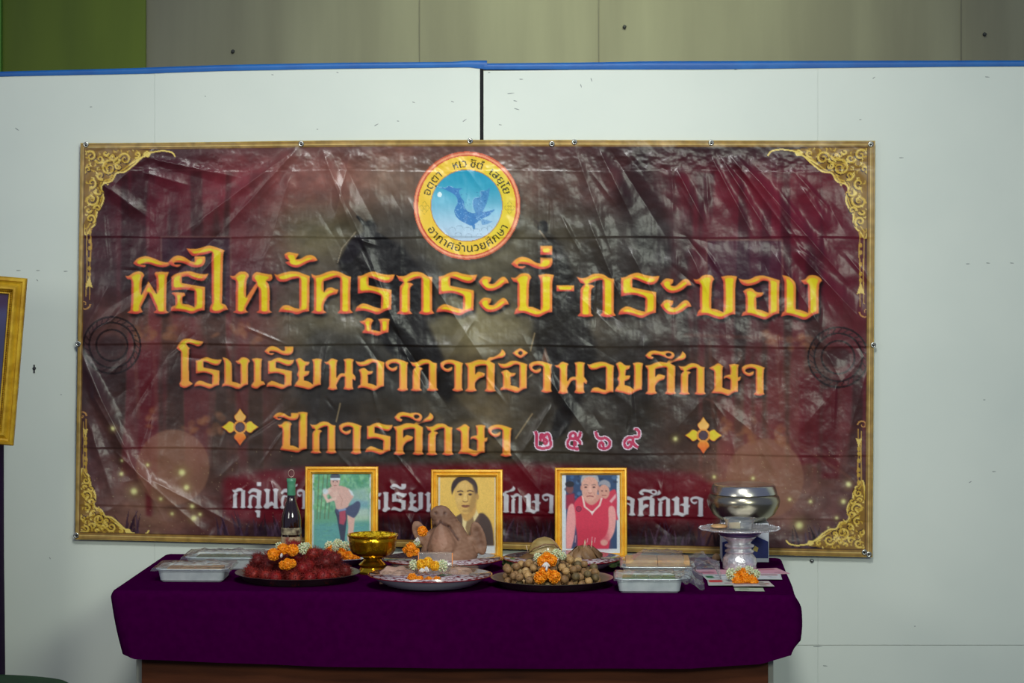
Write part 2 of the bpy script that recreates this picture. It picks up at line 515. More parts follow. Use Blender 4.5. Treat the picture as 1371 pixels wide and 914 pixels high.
TITLE = [at_crop(g, 160, 320, 5.7125) for g in ('ph', 'i', 'tho', 'ai', 'ho')] + [fit('ii', 225, 342, 275, 358)] \
    + [at_crop(g, 380, 330, 5.7125) for g in ('wo', 'th2', 'kho', 'ro', 'uu', 'ko')] \
    + [fit('ro', 584, 363.5, 639, 422)] + [at_crop(g, 600, 320, 5.273) for g in ('a1', 'a2', 'bo', 'ii', 'dot', 'dash')] \
    + line_of([('ko', 772, 366, 824.7, 424.5), ('ro', 827.6, 365, 883, 425.5), ('a1', 884, 372.5, 926, 392), ('a2', 884, 401, 926, 421), ('bo', 928, 367.5, 987, 427)]) \
    + [at_crop(g, 850, 350, 5.273) for g in ('o', 'ng')]
LINE2 = line_of([('oo', 236, 453, 273, 519), ('ro', 260, 478, 297, 520), ('ng', 297, 478, 335, 520.5), ('e', 336.5, 479, 355.5, 520), ('ro', 356.7, 478.5, 394, 520.5),
    ('ii', 354, 463, 393, 475.5), ('yo', 394, 479, 431.6, 521), ('no', 434, 479.5, 476.5, 522), ('o', 476, 480, 515, 522.5), ('aa', 516, 480, 547.5, 523.5), ('ko', 549, 480.5, 587, 523.5),
    ('aa', 589.5, 481, 621, 524), ('so', 622.5, 467, 677, 524.5), ('o', 666.5, 482.5, 706, 525.5), ('am', 686, 466, 707, 479), ('aa', 708, 483, 740, 525.5), ('no', 742, 484, 786, 527),
    ('wo', 786, 484, 822, 527.5), ('yo', 822.7, 484, 861, 528), ('so', 863.5, 470, 918.5, 528), ('ue', 863.5, 469, 903, 480.5), ('ko', 908, 486, 945, 528.5), ('so2', 949, 486, 992, 529.5), ('aa', 993, 487, 1024.5, 529.5)])
LINE3 = line_of([('po', 372, 551, 413, 605.5), ('ii', 365.5, 552, 400, 562.5), ('ko', 415, 564, 451, 607), ('aa', 454, 565, 485, 608), ('ro', 489, 565.5, 526, 608), ('so', 526.5, 552, 580.5, 609),
    ('ue', 528, 551, 565.5, 564), ('ko', 569.7, 566.5, 607.5, 609.5), ('so2', 610, 567.5, 653, 610.5), ('aa', 653.5, 568, 686, 611)])
LINE4 = line_of([('ko', 310.5, 652.5, 329.5, 680), ('lo', 331, 653, 352, 680.5), ('u', 341, 682, 349, 692), ('dot', 344, 645, 350, 650.5), ('mo', 353, 653, 374, 680.5), ('lo', 375, 653.5, 393, 681), ('flag', 385, 647, 399, 655),
    ('aa', 397.5, 654, 410, 681.5), ('ro', 413, 655, 426, 682), ('a1', 428, 656, 438, 664), ('a2', 428, 671, 438, 680), ('ko', 440, 656, 456, 683), ('aa', 458, 656, 470, 683), ('ro', 492, 657.5, 511, 684),
    ('e', 512, 658, 523, 685), ('ro', 523.5, 658, 545, 684.5), ('ii', 522, 647, 544, 655), ('yo', 546, 658, 567, 685), ('no', 568, 658, 588, 685), ('ro', 590, 658, 606, 685), ('lo', 620, 658, 637, 685), ('kh2', 639, 658, 656, 685),
    ('so', 657, 650, 690, 686), ('ko', 683, 660, 700, 687), ('so2', 701, 660, 724, 687), ('aa', 725.5, 660, 742, 687), ('e', 746, 660, 756, 687), ('e', 757, 660, 767, 687), ('lo', 769, 661, 787, 688), ('a1', 789, 662, 799, 670), ('a2', 789, 678, 799, 687),
    ('ph', 801, 662, 820, 688), ('lo', 832, 664, 851, 690.5), ('so', 853, 655, 884.6, 691), ('ue', 855, 654, 880, 662.5), ('ko', 879.5, 664, 898, 691), ('so2', 898.6, 664, 924, 691.5), ('aa', 924, 664, 942.3, 691.5)])
# Thai digits 2 5 6 9 as strokes (x, y in 0..1)
DIG = {
'2': [[(0.05, 0.05), (0.12, 0.3), (0.16, 0.92), (0.9, 0.92), (0.92, 0.45), (0.8, 0.2), (0.6, 0.28), (0.52, 0.45), (0.5, 0.25), (0.36, 0.25), (0.33, 0.6)], [(0.5, 0.66), (0.62, 0.5), (0.74, 0.6), (0.66, 0.74), (0.52, 0.68)]],
'5': [[(0.92, 0.05), (0.85, 0.28), (0.62, 0.42), (0.3, 0.4), (0.12, 0.6), (0.15, 0.85), (0.4, 0.95), (0.88, 0.92)], [(0.3, 0.38), (0.3, 0.15), (0.5, 0.08), (0.62, 0.2), (0.6, 0.4), (0.85, 0.55), (0.85, 0.75)], [(0.45, 0.6), (0.6, 0.65), (0.58, 0.78), (0.42, 0.75)]],
'6': [[(0.05, 0.05), (0.12, 0.3), (0.35, 0.42), (0.65, 0.38), (0.92, 0.55), (0.92, 0.8), (0.7, 0.95), (0.35, 0.93), (0.25, 0.75), (0.38, 0.62), (0.52, 0.72), (0.42, 0.82)]],
'9': [[(0.72, 0.05), (0.92, 0.1), (0.9, 0.38), (0.62, 0.42), (0.6, 0.72), (0.92, 0.9)], [(0.6, 0.5), (0.35, 0.42), (0.1, 0.62), (0.12, 0.88), (0.32, 0.95), (0.48, 0.82), (0.42, 0.65), (0.28, 0.7)]],
}
# ---------------------------------------------------------------- the vinyl banner's print
BL_, BR_ = (108.0, -7.0 / 530), (1171.5, -3.5 / 557)      # left and right edge: x at row 191, slope


def edge_l(y): return BL_[0] + (y - 191) * BL_[1]
def edge_r(y): return BR_[0] + (y - 188) * BR_[1]
def edge_t(x): return 191.5 - 4.3 * smooth(x, 108, 560) + 1.2 * smooth(x, 700, 1170)
def edge_b(x): return 721.5 + (x - 101) * (24.0 / 1067)


def text_tris(s, size, shear=0.0):
    """Outlines of a line of text in Blender's own interface font, as triangles; y up."""
    c = bpy.data.curves.new('line_of_text', 'FONT')
    c.body = s; c.size = size; c.shear = shear
    c.resolution_u = 3
    o = bpy.data.objects.new('line_of_text', c); COL.objects.link(o)
    dg = bpy.context.evaluated_depsgraph_get()
    m = o.evaluated_get(dg).to_mesh()
    m.calc_loop_triangles()
    v = [(q.co.x, q.co.y) for q in m.vertices]
    t = [[v[i] for i in lt.vertices] for lt in m.loop_triangles]
    bpy.data.objects.remove(o, do_unlink=True); bpy.data.curves.remove(c)
    w = max(p[0] for p in v)
    return t, w


def arc_text(A, s, cx, cy, r, a0, a1, size, col, inside=False):
    """Text from angle a0 to a1 (degrees, 0 = up, clockwise). inside: read from below (bottom line)."""
    t, w = text_tris(s, size)
    for tri in t:
        q = []
        for x, y in tri:
            a = math.radians(a0 + (a1 - a0) * x / w)
            rr = (r + y) if not inside else (r - y)
            q.append((cx + rr * math.sin(a), cy - rr * math.cos(a)))
        for ox, oy in ((0, 0), (.25, .2)):
            sl, m = A.mask([[(x + ox, y + oy) for x, y in q]], 1)
            A.put(sl, m, col)


def spiral(cx, cy, r, turns, d, a0, n=26, r1=0.12):
    return [(cx + r * (1 - (1 - r1) * k / n) * math.cos(a0 + d * turns * math.tau * k / n),
             cy + r * (1 - (1 - r1) * k / n) * math.sin(a0 + d * turns * math.tau * k / n)) for k in range(n + 1)]


def corner(A, fx, fy):
    """Gold scroll corner; fx, fy map the ornament's own coordinates (inner corner at 0,0) to the photo's."""
    gold, dark, hi = (205, 168, 62), (52, 22, 20), (236, 208, 110)
    M = lambda pts: [(fx(x, y), fy(x, y)) for x, y in pts]
    body = [(0, 0), (78, 0), (92, 3), (78, 9), (66, 20), (54, 29), (43, 31), (37, 41), (26, 45), (23, 52), (26, 64), (22, 76), (17, 84), (16, 96), (10, 104), (0, 106)]
    body = outline(' '.join('%g,%g' % p for p in body))[0]
    A.poly(M(body), (140, 104, 42), 1)
    sl, m = A.mask([M(body)])
    A.line(M(body[12:]), 2.2, hi)
    A.line(M([(x * .93, y * .93) for x, y in body[15:]]), 1.5, gold)
    rs = random.Random(7)
    for cx, cy, r, tn, d, a in ((54, 12, 9, 1.5, 1, 2.5), (33, 24, 12, 1.7, -1, 0.3), (8, 8, 7, 1.2, 1, 4), (10, 66, 10, 1.6, 1, 5), (10, 44, 7, 1.1, -1, 2),
                                (9, 92, 6.5, 1.3, -1, 1), (20, 12, 6, 1.2, -1, 3), (38, 9, 6, 1.1, 1, 0), (70, 6, 5, 1.1, -1, 2), (22, 34, 6, 1, 1, 1), (46, 22, 6, 1, -1, 5),
                                (18, 78, 5, 1, 1, 3), (20, 56, 5, 1, -1, 4), (4, 26, 5, 1, 1, 2), (28, 4, 4, 1, 1, 0), (6, 80, 4, 1, 1, 0)):
        s_ = spiral(cx, cy, r, tn, d, a)
        A.line(M([(x + .9, y + .9) for x, y in s_]), 3.4, dark)
        A.line(M(s_), [3.7 - 2.2 * k / 26 for k in range(27)], gold)
        A.line(M([(x - .4, y - .4) for x, y in s_[:14]]), 0.9, hi)
    for k in range(210):
        x, y = rs.random() * 80, rs.random() * 100
        if (x / 84) ** 0.8 + (y / 104) ** 0.8 < 0.98:
            a = rs.random() * 6.28; l = rs.uniform(2, 4.5)
            A.line(M([(x, y), (x + l * math.cos(a), y + l * math.sin(a)), (x + 1.6 * l * math.cos(a + .6), y + 1.6 * l * math.sin(a + .6))]), [0.5, 2.2, 0.3], rs.choice([gold, gold, hi]))
    A.line(M(outline('60,20! 78,9 86,8 84,2 79,6 90,3 104,1 116,3 121,9 120,11!')[0][:-5]), 2.0, hi)
    # thin column ending in a curl
    A.line(M([(4, 104), (4, 128), (5, 160), (4, 196)]), [1.6, 1.4, 1.6, 1.2], (190, 150, 70))
    A.line(M([(10, 104), (9, 112), (10, 128), (9, 150), (9, 180), (9, 200)]), [2.6, 1.4, 2.4, 1.4, 1.8, 1.2], (178, 134, 62))
    for y in (110, 122, 131, 146, 158, 166):
        A.ell(fx(8, y), fy(8, y), 2.2, 3.0, gold, .8)
    A.poly(M([(8, 168), (13, 184), (8, 182), (3, 184)]), hi, .9)
    A.line(M(spiral(2, 206, 8, 1.1, 1, 0.0)), [2.2 - 1.2 * k / 26 for k in range(27)], (190, 138, 76))


def paint_banner():
    A = Art(98, 184, 1176, 750, 3)
    h, w = A.h, A.w
    cx = [98, 220, 330, 440, 550, 660, 770, 880, 990, 1080, 1176]
    T_ = [  # print tones, with some of the vinyl's sheen included in the colours
        [(52, 34, 38), (64, 40, 48), (92, 60, 62), (100, 72, 70), (112, 84, 80), (104, 80, 78), (88, 64, 66), (62, 42, 46), (50, 34, 38), (50, 34, 40), (56, 32, 38)],
        [(58, 34, 42), (92, 34, 50), (122, 60, 68), (126, 88, 82), (112, 96, 84), (116, 96, 82), (84, 64, 58), (80, 48, 52), (104, 34, 50), (104, 36, 52), (84, 34, 46)],
        [(70, 40, 50), (88, 38, 52), (96, 62, 62), (104, 102, 80), (62, 60, 54), (112, 112, 88), (70, 68, 58), (62, 58, 54), (86, 44, 54), (96, 30, 52), (84, 32, 48)],
        [(72, 48, 54), (78, 54, 62), (84, 58, 64), (88, 84, 76), (70, 70, 66), (84, 84, 70), (62, 60, 52), (50, 46, 44), (84, 56, 62), (92, 30, 50), (80, 34, 46)],
        [(84, 62, 64), (112, 80, 72), (104, 78, 70), (98, 96, 78), (84, 84, 72), (114, 112, 84), (86, 84, 68), (62, 58, 52), (66, 46, 48), (88, 56, 56), (88, 52, 56)],
        [(62, 44, 50), (86, 62, 60), (94, 70, 64), (70, 70, 68), (54, 54, 50), (98, 92, 72), (60, 58, 52), (46, 44, 42), (94, 70, 62), (98, 70, 62), (92, 46, 54)],
        [(84, 60, 62), (96, 70, 64), (94, 76, 68), (72, 66, 60), (58, 56, 50), (98, 92, 72), (64, 62, 56), (54, 50, 44), (96, 72, 62), (108, 74, 66), (88, 54, 56)],
        [(88, 64, 70), (122, 92, 82), (94, 74, 68), (66, 62, 56), (56, 54, 48), (72, 68, 56), (62, 60, 52), (56, 48, 46), (120, 88, 76), (114, 84, 74), (86, 60, 62)],
        [(110, 82, 84), (138, 108, 94), (88, 56, 56), (84, 30, 38), (72, 24, 30), (76, 24, 32), (76, 24, 32), (80, 34, 38), (132, 98, 88), (128, 98, 92), (92, 64, 70)],
        [(54, 36, 50), (74, 50, 58), (54, 32, 44), (34, 18, 24), (28, 14, 20), (28, 14, 20), (34, 18, 24), (40, 24, 30), (78, 52, 54), (84, 58, 66), (56, 34, 50)]]
    A.a[:] = grid_up(np.array(T_, np.float32), h, w)
    n1 = noise2(h, w, 22, 14, 3, 4)[..., None]; n2 = noise2(h, w, 90, 60, 5, 3)[..., None]
    A.a *= 0.80 + 0.40 * n1
    A.a *= 0.88 + 0.24 * n2
    yy, xx = np.mgrid[0:h, 0:w].astype(np.float32)
    xx = xx / 3 + 98; yy = yy / 3 + 184
    # stage curtains: upright folds at both sides
    cur = noise2(h, w, 70, 2, 11, 2)
    side = np.maximum(smooth(-xx, -400, -300) * smooth(xx, 130, 170), smooth(xx, 870, 930)) * smooth(-yy, -660, -600) * smooth(yy, 226, 236)
    k = (side * smooth(cur, .40, .66))[..., None] * .8
    A.a = A.a * (1 - .45 * k) + np.array((112, 30, 48), np.float32) * .45 * k
    k = (side * smooth(-cur, -.56, -.36))[..., None]
    A.a *= 1 - .22 * k
    for x0, x1, y0, y1 in ((186, 210, 470, 640), (196, 204, 590, 690), (1070, 1098, 500, 620), (1100, 1122, 520, 640)):
        A.poly([(x0, y0), (x1, y0), (x1, y1), (x0, y1)], (98, 22, 36), .65, 2)
    # lighter framed windows on the curtains
    for x0, x1, y0, y1 in ((216, 309, 317, 410), (946, 1047, 321, 400)):
        A.poly([(x0, y0), (x1, y0), (x1, y1), (x0, y1)], (58, 34, 58), .5, 1.5)
        A.line([(x0, y1), (x0, y0), (x1, y0), (x1, y1)], 3, (112, 84, 80), .8, .5)
    # ghosted drum, ornaments and fighters
    for cx_, cy_, r in ((232, 625, 49), (1024, 640, 52)):
        A.ell(cx_, cy_, r, r * 1.03, (142, 110, 92), .68, 1)
        A.ell(cx_ - 4, cy_ - 6, r * .8, r * .8, (150, 116, 96), .25, 5)
    rs = random.Random(3)
    def ghost(x0, x1, y0, y1, n, c=(146, 106, 78)):
        for _ in range(n):
            x, y = rs.uniform(x0, x1), rs.uniform(y0, y1)
            A.ell(x, y, rs.uniform(2, 6), rs.uniform(4, 8), c, .42, 1.2, rs.uniform(0, 3))
    ghost(182, 206, 440, 454, 9); ghost(222, 236, 436, 452, 5); ghost(285, 350, 436, 456, 12)
    ghost(196, 208, 548, 575, 7); ghost(246, 300, 552, 580, 16); ghost(965, 1012, 560, 590, 18); ghost(1040, 1058, 560, 600, 10)
    ghost(1022, 1045, 445, 460, 7); ghost(1052, 1090, 448, 468, 10); ghost(1100, 1150, 585, 640, 10, (92, 62, 62))
    for x0, y0, x1, y1 in ((915, 448, 1020, 452), (950, 455, 955, 560), (1040, 460, 1046, 560), (180, 462, 186, 560), (206, 470, 210, 560), (990, 470, 994, 555)):
        A.line([(x0, y0), (x1, y1)], 5, (120, 88, 78), .35, 1)
    A.line([(900, 512), (1150, 630)], 3, (112, 78, 72), .4, .8)
    A.line([(1060, 590), (1140, 640)], 4, (120, 84, 76), .5, .8)
    for cx_, cy_, r in ((1122, 478, 40), (150, 462, 38)):
        for q in (r, r * .8, r * .55):
            A.ring(cx_, cy_, q, 2.6, (30, 18, 22), .75)
        for i in range(28):
            a = i / 28 * math.tau
            A.line([(cx_ + r * .84 * math.cos(a), cy_ + r * .84 * math.sin(a)), (cx_ + r * .96 * math.cos(a + .12), cy_ + r * .96 * math.sin(a + .12))], 1.6, (38, 24, 28), .6)
        A.ell(cx_, cy_, r * .45, r * .35, (46, 30, 34), .5, 2)
    dk = (14, 12, 14)
    A.poly([(487, 300), (497, 296), (505, 302), (503, 312), (540, 330), (562, 360), (566, 420), (590, 470), (612, 520), (600, 540), (560, 500), (520, 470), (470, 400), (452, 350), (470, 322), (488, 312)], dk, .78, 2.5)
    A.ell(495, 304, 7, 9, dk, .9, 1); A.line([(478, 289), (494, 306)], [3, 7], dk, .9, .7); A.line([(498, 312), (518, 322), (530, 338)], [9, 6, 2], dk, .8, 1)
    A.line([(452, 352), (458, 332), (477, 310)], 1.6, (150, 146, 128), .7)
    A.poly([(470, 320), (490, 310), (486, 330), (470, 352), (454, 352)], (40, 38, 46), .8, 1)
    A.poly([(560, 340), (590, 360), (600, 420), (560, 440), (548, 380)], (44, 46, 50), .5, 4)
    A.ell(727, 304, 7, 9, dk, .85, 1); A.line([(713, 293), (724, 302)], [2, 5], (70, 66, 60), .8, .7)
    A.line([(722, 308), (734, 324)], 2.4, (168, 160, 140), .8, .3)
    A.poly([(730, 308), (752, 330), (772, 380), (800, 470), (770, 560), (740, 540), (715, 470), (712, 380)], dk, .62, 4)
    A.poly([(860, 190), (900, 320), (905, 360), (860, 350), (820, 260)], dk, .35, 6)
    A.poly([(420, 440), (520, 450), (470, 560), (430, 600), (400, 520)], (38, 40, 42), .45, 7)
    A.poly([(520, 445), (545, 470), (640, 560), (600, 570), (560, 520)], (30, 30, 28), .4, 3)
    A.poly([(735, 590), (745, 548), (758, 540), (768, 556), (758, 580)], dk, .6, 2)
    for p in (((710, 470), (716, 445)), ((690, 587), (713, 553)), ((450, 565), (456, 539)), ((724, 490), (700, 512))):
        A.line(p, 1.7, (168, 156, 122), .7, .3)
    A.poly([(724, 484), (730, 464), (736, 484)], (130, 96, 76), .7, .6)
    # red cloud behind the last line
    red = [(300, 640), (360, 630), (440, 624), (560, 622), (700, 620), (840, 628), (930, 634), (962, 655), (958, 700), (900, 716), (700, 722), (480, 716), (360, 704), (300, 690)]
    A.poly(red, (108, 12, 32), .8, 4)
    A.poly([(480, 690), (930, 700), (930, 735), (480, 728)], (22, 12, 16), .6, 6)
    A.poly([(330, 700), (420, 696), (420, 730), (320, 726)], (30, 20, 26), .5, 5)
    # dark grass at the foot
    for k in range(420):
        x = rs.uniform(112, 1160)
        if 190 < x < 290 or 1010 < x < 1060: continue
        y = float(edge_b(x)) - 10
        a = rs.uniform(-.5, .5); l = rs.uniform(10, 34)
        c = rs.choice([(44, 26, 48), (62, 44, 66), (86, 68, 92), (38, 22, 34)])
        A.line([(x, y), (x + l * math.sin(a) * .5, y - l * .6), (x + l * math.sin(a), y - l)], [4, 2.4, .4], c, .7)
    A.a[:] = 255 * (np.clip(A.a, 0, 255) / 255) ** 1.12 * np.array((1.07, 1.0, .96), np.float32)
    # sparks
    for x, y, r in ((152, 573, 4), (244, 632, 6), (250, 652, 5), (216, 667, 3), (258, 677, 4), (231, 687, 3), (260, 693, 5), (268, 688, 3), (180, 657, 6), (163, 634, 3.5), (164, 616, 2.5), (198, 622, 3),
                    (904, 587, 4), (956, 638, 3), (957, 675, 4), (1008, 640, 3), (1057, 668, 3), (1085, 671, 3), (1129, 671, 4.5), (1136, 648, 5), (1070, 703, 7), (1120, 693, 3), (1120, 710, 3), (210, 718, 4), (355, 722, 3), (700, 738, 3), (1164, 687, 3), (1109, 706, 2)):
        A.ell(x, y, r * 1.6, r * 1.6, (176, 170, 100), .32, r * .7); A.ell(x, y, r * .7, r * .7, (240, 238, 160), .9, r * .3)
    for _ in range(260):
        x = rs.choice([rs.uniform(120, 400), rs.uniform(940, 1155)]); y = rs.uniform(600, 715)
        A.ell(x, y, .6, .6, (190, 176, 130), .5)
    # scroll corners
    s1 = 1.0
    corner(A, lambda x, y: 114 + x * s1 - y * .013, lambda x, y: 201 + y * s1)
    corner(A, lambda x, y: 1161 - x * 1.1, lambda x, y: 199 + y * 1.06)
    corner(A, lambda x, y: 109 + x * .75, lambda x, y: 712.5 - y * .76 + x * .03)
    corner(A, lambda x, y: 1156.5 - x * .86, lambda x, y: 733.5 - y * .80 - x * .03)
    # gold moulding printed round the edge
    ds = [(xx - edge_l(yy)) / 6.5, (edge_r(yy) - xx) / 10.5, (yy - edge_t(xx)) / 9.0, (edge_b(xx) - yy) / 10.0]
    d = np.minimum(np.minimum(ds[0], ds[1]), np.minimum(ds[2], ds[3]))
    ramp_x = [0, .08, .16, .28, .36, .5, .62, .72, .8, .92, 1.0]
    ramp_c = [(176, 148, 62), (190, 162, 84), (96, 62, 26), (196, 166, 92), (118, 80, 34), (190, 160, 90), (206, 178, 110), (92, 58, 26), (168, 134, 66), (120, 86, 40), (52, 28, 20)]
    fr = np.stack([np.interp(d, ramp_x, [c[i] for c in ramp_c]) for i in range(3)], -1).astype(np.float32)
    fr *= (0.86 + .28 * noise2(h, w, 160, 80, 21, 2))[..., None]
    k = smooth(d, 1.06, 0.98)[..., None]
    A.a = A.a * (1 - k) + fr * k
    # ---- emblem
    ex, ey = 625.3, 275.0
    A.ell(ex + 3, ey + 4, 72, 72, (30, 26, 24), .5, 3)
    A.ell(ex, ey, 71.5, 72.5, (206, 96, 66), 1)
    A.ring(ex, ey, 69, 2.6, (240, 160, 118), .9)
    A.ell(ex, ey, 66.5, 67.5, (196, 52, 40), 1)
    A.ell(ex, ey, 65.5, 66.5, (236, 196, 62), 1)
    for k in range(10):
        A.poly([(ex + r * math.cos(a), ey + r * math.sin(a)) for a, r in ((-.9 + k * .09, 0), (-1.1 + k * .2, 64), (-.9 + k * .2, 64))], (214, 206, 40), .5, 3)
    A.ell(ex - .5, ey, 48.5, 48.5, (186, 120, 60), 1)
    sl, m = A.mask([[(ex - .5 + 47.5 * math.cos(t / 60 * math.tau), ey + 47.5 * math.sin(t / 60 * math.tau)) for t in range(60)]])
    t = np.linspace(0, 1, m.shape[0])[:, None, None]
    sky = np.array((30, 150, 182)) * (1 - smooth(t, 0, .95)) + np.array((186, 210, 230)) * smooth(t, 0, .95)
    A.a[sl] = A.a[sl] * (1 - m[..., None]) + (sky * np.ones((1, m.shape[1], 1))) * m[..., None]
    tx = (14, 20, 10)
    arc_text(A, 'อตฺตา', ex, ey, 51.5, -76, -40, 15, tx)
    arc_text(A, 'หเว', ex, ey, 51.5, -21, -1, 15, tx)
    arc_text(A, 'ชิตํ', ex, ey, 51.5, 4, 22, 15, tx)
    arc_text(A, 'เสยฺโย', ex, ey, 51.5, 33, 73, 15, tx)
    arc_text(A, 'อากาศอำนวยศึกษา', ex, ey, 62, -120, -242, 15, tx, True)
    for sx in (-1, 1):
        x = ex + sx * 57
        for dx, dy in ((0, -5), (0, 5), (-4, 0), (4, 0)):
            q = [(x + dx + a * 3, ey + 3 + dy + b * 4) for a, b in ((0, -1), (1, 0), (0, 1), (-1, 0))]
            A.line(q + q[:1], .5, (150, 130, 40), .9)
    # bird, flower and clouds (converted from the 5.71x view)
    C = lambda s_: [(540 + x / 5.712, 195 + y / 5.712) for x, y in outline(s_)[0]]
    bl = (52, 118, 184)
    A.poly(C('262,310! 320,322 350,308 400,325 455,325! 425,345 440,390 465,430 470,470 500,505 540,515 580,500 620,505 700,488! 660,530 600,560 560,590 520,610 470,590 420,560 395,520 395,480 415,440 410,400 385,370 340,345!'), bl, .9)
    A.poly(C('545,500! 530,440 545,400 590,390 590,350 640,340 660,318! 655,370 640,430 620,480 595,530 580,560!'), (70, 132, 190), .85)
    A.poly(C('600,560 640,570 680,580! 640,600 600,605!'), (90, 146, 200), .7)
    for st in ('262,310 320,322 350,308 400,325 455,325', '455,430 480,500 520,510', '545,500 530,440 545,400 590,390 590,350 640,340 660,318', '560,560 620,520 700,488', '400,500 440,560 520,608'):
        A.line(C(st)[:-10], .7, (150, 196, 224), .8)
    A.poly(C('520,590! 545,600 550,630 535,640!'), bl, .8)
    bird = C('385,345! 425,345 440,390 465,430 470,470 500,505 540,515! 535,440 590,360 650,345! 640,430 610,500 690,495! 640,545 560,595 470,590 400,520 410,440')
    bx0, bm_ = A.mask([bird])
    for _ in range(260):
        x, y = rs.uniform(390, 690), rs.uniform(345, 600)
        X0, Y0 = 540 + x / 5.712, 195 + y / 5.712
        iy, ix = int((Y0 - 184) * 3) - bx0[0].start, int((X0 - 98) * 3) - bx0[1].start
        if 0 <= iy < bm_.shape[0] and 0 <= ix < bm_.shape[1] and bm_[iy, ix]:
            a = rs.uniform(-1.6, .6)
            A.line([(X0, Y0), (X0 + 1.8 * math.cos(a), Y0 + 1.8 * math.sin(a))], .5, rs.choice([(150, 200, 226), (28, 84, 150), (120, 176, 214)]), .75)
    for _ in range(40):
        x, y = rs.uniform(395, 660), rs.uniform(350, 600)
        a = rs.uniform(0, 3)
        A.line([(540 + x / 5.712, 195 + y / 5.712), (540 + x / 5.712 + 2 * math.cos(a), 195 + y / 5.712 + 2 * math.sin(a))], .45, (34, 84, 150), .55)
    A.ell(540 + 277 / 5.712, 195 + 374 / 5.712, 3, 3.6, (226, 240, 240), .9)
    for cxx, cyy, r in ((375, 640, 26), (430, 625, 24), (490, 640, 28), (560, 650, 26), (620, 640, 24), (660, 625, 18), (420, 680, 26), (500, 690, 26), (580, 685, 22)):
        A.line([(540 + (cxx + r * math.cos(a / 10 * 4.2 - 3.6)) / 5.712, 195 + (cyy + r * .6 * math.sin(a / 10 * 4.2 - 3.6)) / 5.712) for a in range(11)], .6, (120, 150, 176), .8)

    # ---- lettering
    def bevelled(polys, face_top, face_bot, rim, shade, rb, sh=2.5):
        for pl in polys:
            sl, m = A.mask(pl, 9)
            if sl is None: continue
            s2 = np.roll(np.roll(m, int(sh * 3), 0), int(sh * .6 * 3), 1)
            A.put(sl, np.clip(blur(s2, 6) * 1.25, 0, 1), (8, 4, 6), .88)
            B = blur(m, rb * 3)
            gy, gx = np.gradient(B)
            gs = 1 / (np.abs(gx) + np.abs(gy)).max()
            r = np.clip((gx * .55 - gy) * gs * 1.6, 0, 1)
            u = np.clip((-gx * .3 + gy) * gs * 1.6, 0, 1)
            t = smooth(B / B.max(), .80, .96)
            c = np.array(rim) * (1 - r[..., None]) + np.array(shade) * r[..., None]
            c = c * (1 - .7 * u[..., None]) + np.array((238, 178, 56)) * .7 * u[..., None]
            v = np.linspace(0, 1, m.shape[0])[:, None, None]
            face = np.array(face_top) * (1 - v) + np.array(face_bot) * v
            c = c * (1 - t[..., None]) + face * t[..., None]
            mm = blur(m, 1)[..., None]
            A.a[sl] = A.a[sl] * (1 - mm) + c * mm
    bevelled(TITLE, (222, 206, 34), (232, 202, 30), (232, 126, 66), (206, 70, 56), 3.1, 3.4)
    bevelled(LINE2, (216, 204, 38), (244, 150, 74), (240, 150, 84), (220, 92, 60), 1.9, 2.4)
    bevelled(LINE3, (220, 204, 38), (244, 146, 70), (240, 150, 82), (220, 84, 56), 1.9, 2.4)
    for pl in LINE4:
        sl, m = A.mask(pl)
        A.put(sl, blur(np.roll(m, 3, 0), 2), (20, 8, 12), .6)
        A.put(sl, blur(m, 1), (206, 204, 208), 1)
    for dg, x0, y0, x1, y1 in (('2', 716, 576, 738, 600), ('5', 757.5, 577.5, 779, 600.5), ('6', 797, 577, 817.5, 601), ('9', 834, 574.5, 857, 600)):
        ps = [[(x0 + x * (x1 - x0), y0 + y * (y1 - y0)) for x, y in outline(' '.join('%g,%g' % q for q in s_))[0][:-5]] for s_ in DIG[dg]]
        for p in ps: A.line(p, 6.6, (224, 208, 222), 1)
        for p in ps: A.line(p, 3.9, (186, 58, 92), 1)
    for fx_, fy_ in ((321.5, 571.5), (941.5, 582.5)):
        pet = outline('0,-5! 5,-8 8,-14 4,-19 0,-25! -4,-19 -8,-14 -5,-8')[0]
        for k in range(4):
            a = k * math.pi / 2
            q = [(fx_ + x * math.cos(a) - y * math.sin(a), fy_ + x * math.sin(a) + y * math.cos(a)) for x, y in pet]
            top = {0: ((236, 178, 92), (242, 190, 100)), 1: ((216, 206, 44), (230, 190, 60)), 2: ((236, 176, 56), (226, 70, 44)), 3: ((216, 206, 44), (230, 190, 60))}[k]
            bevelled([[q]], top[0], top[1], (232, 140, 60), (206, 70, 44), .8, 1.5)
        A.ring(fx_, fy_, 7.5, 3, (226, 150, 66), 1); A.ell(fx_, fy_, 6, 6, (84, 66, 76), 1)
        A.ring(fx_, fy_, 6.2, .8, (50, 20, 20), .7)
    A.bake(1)
    return A
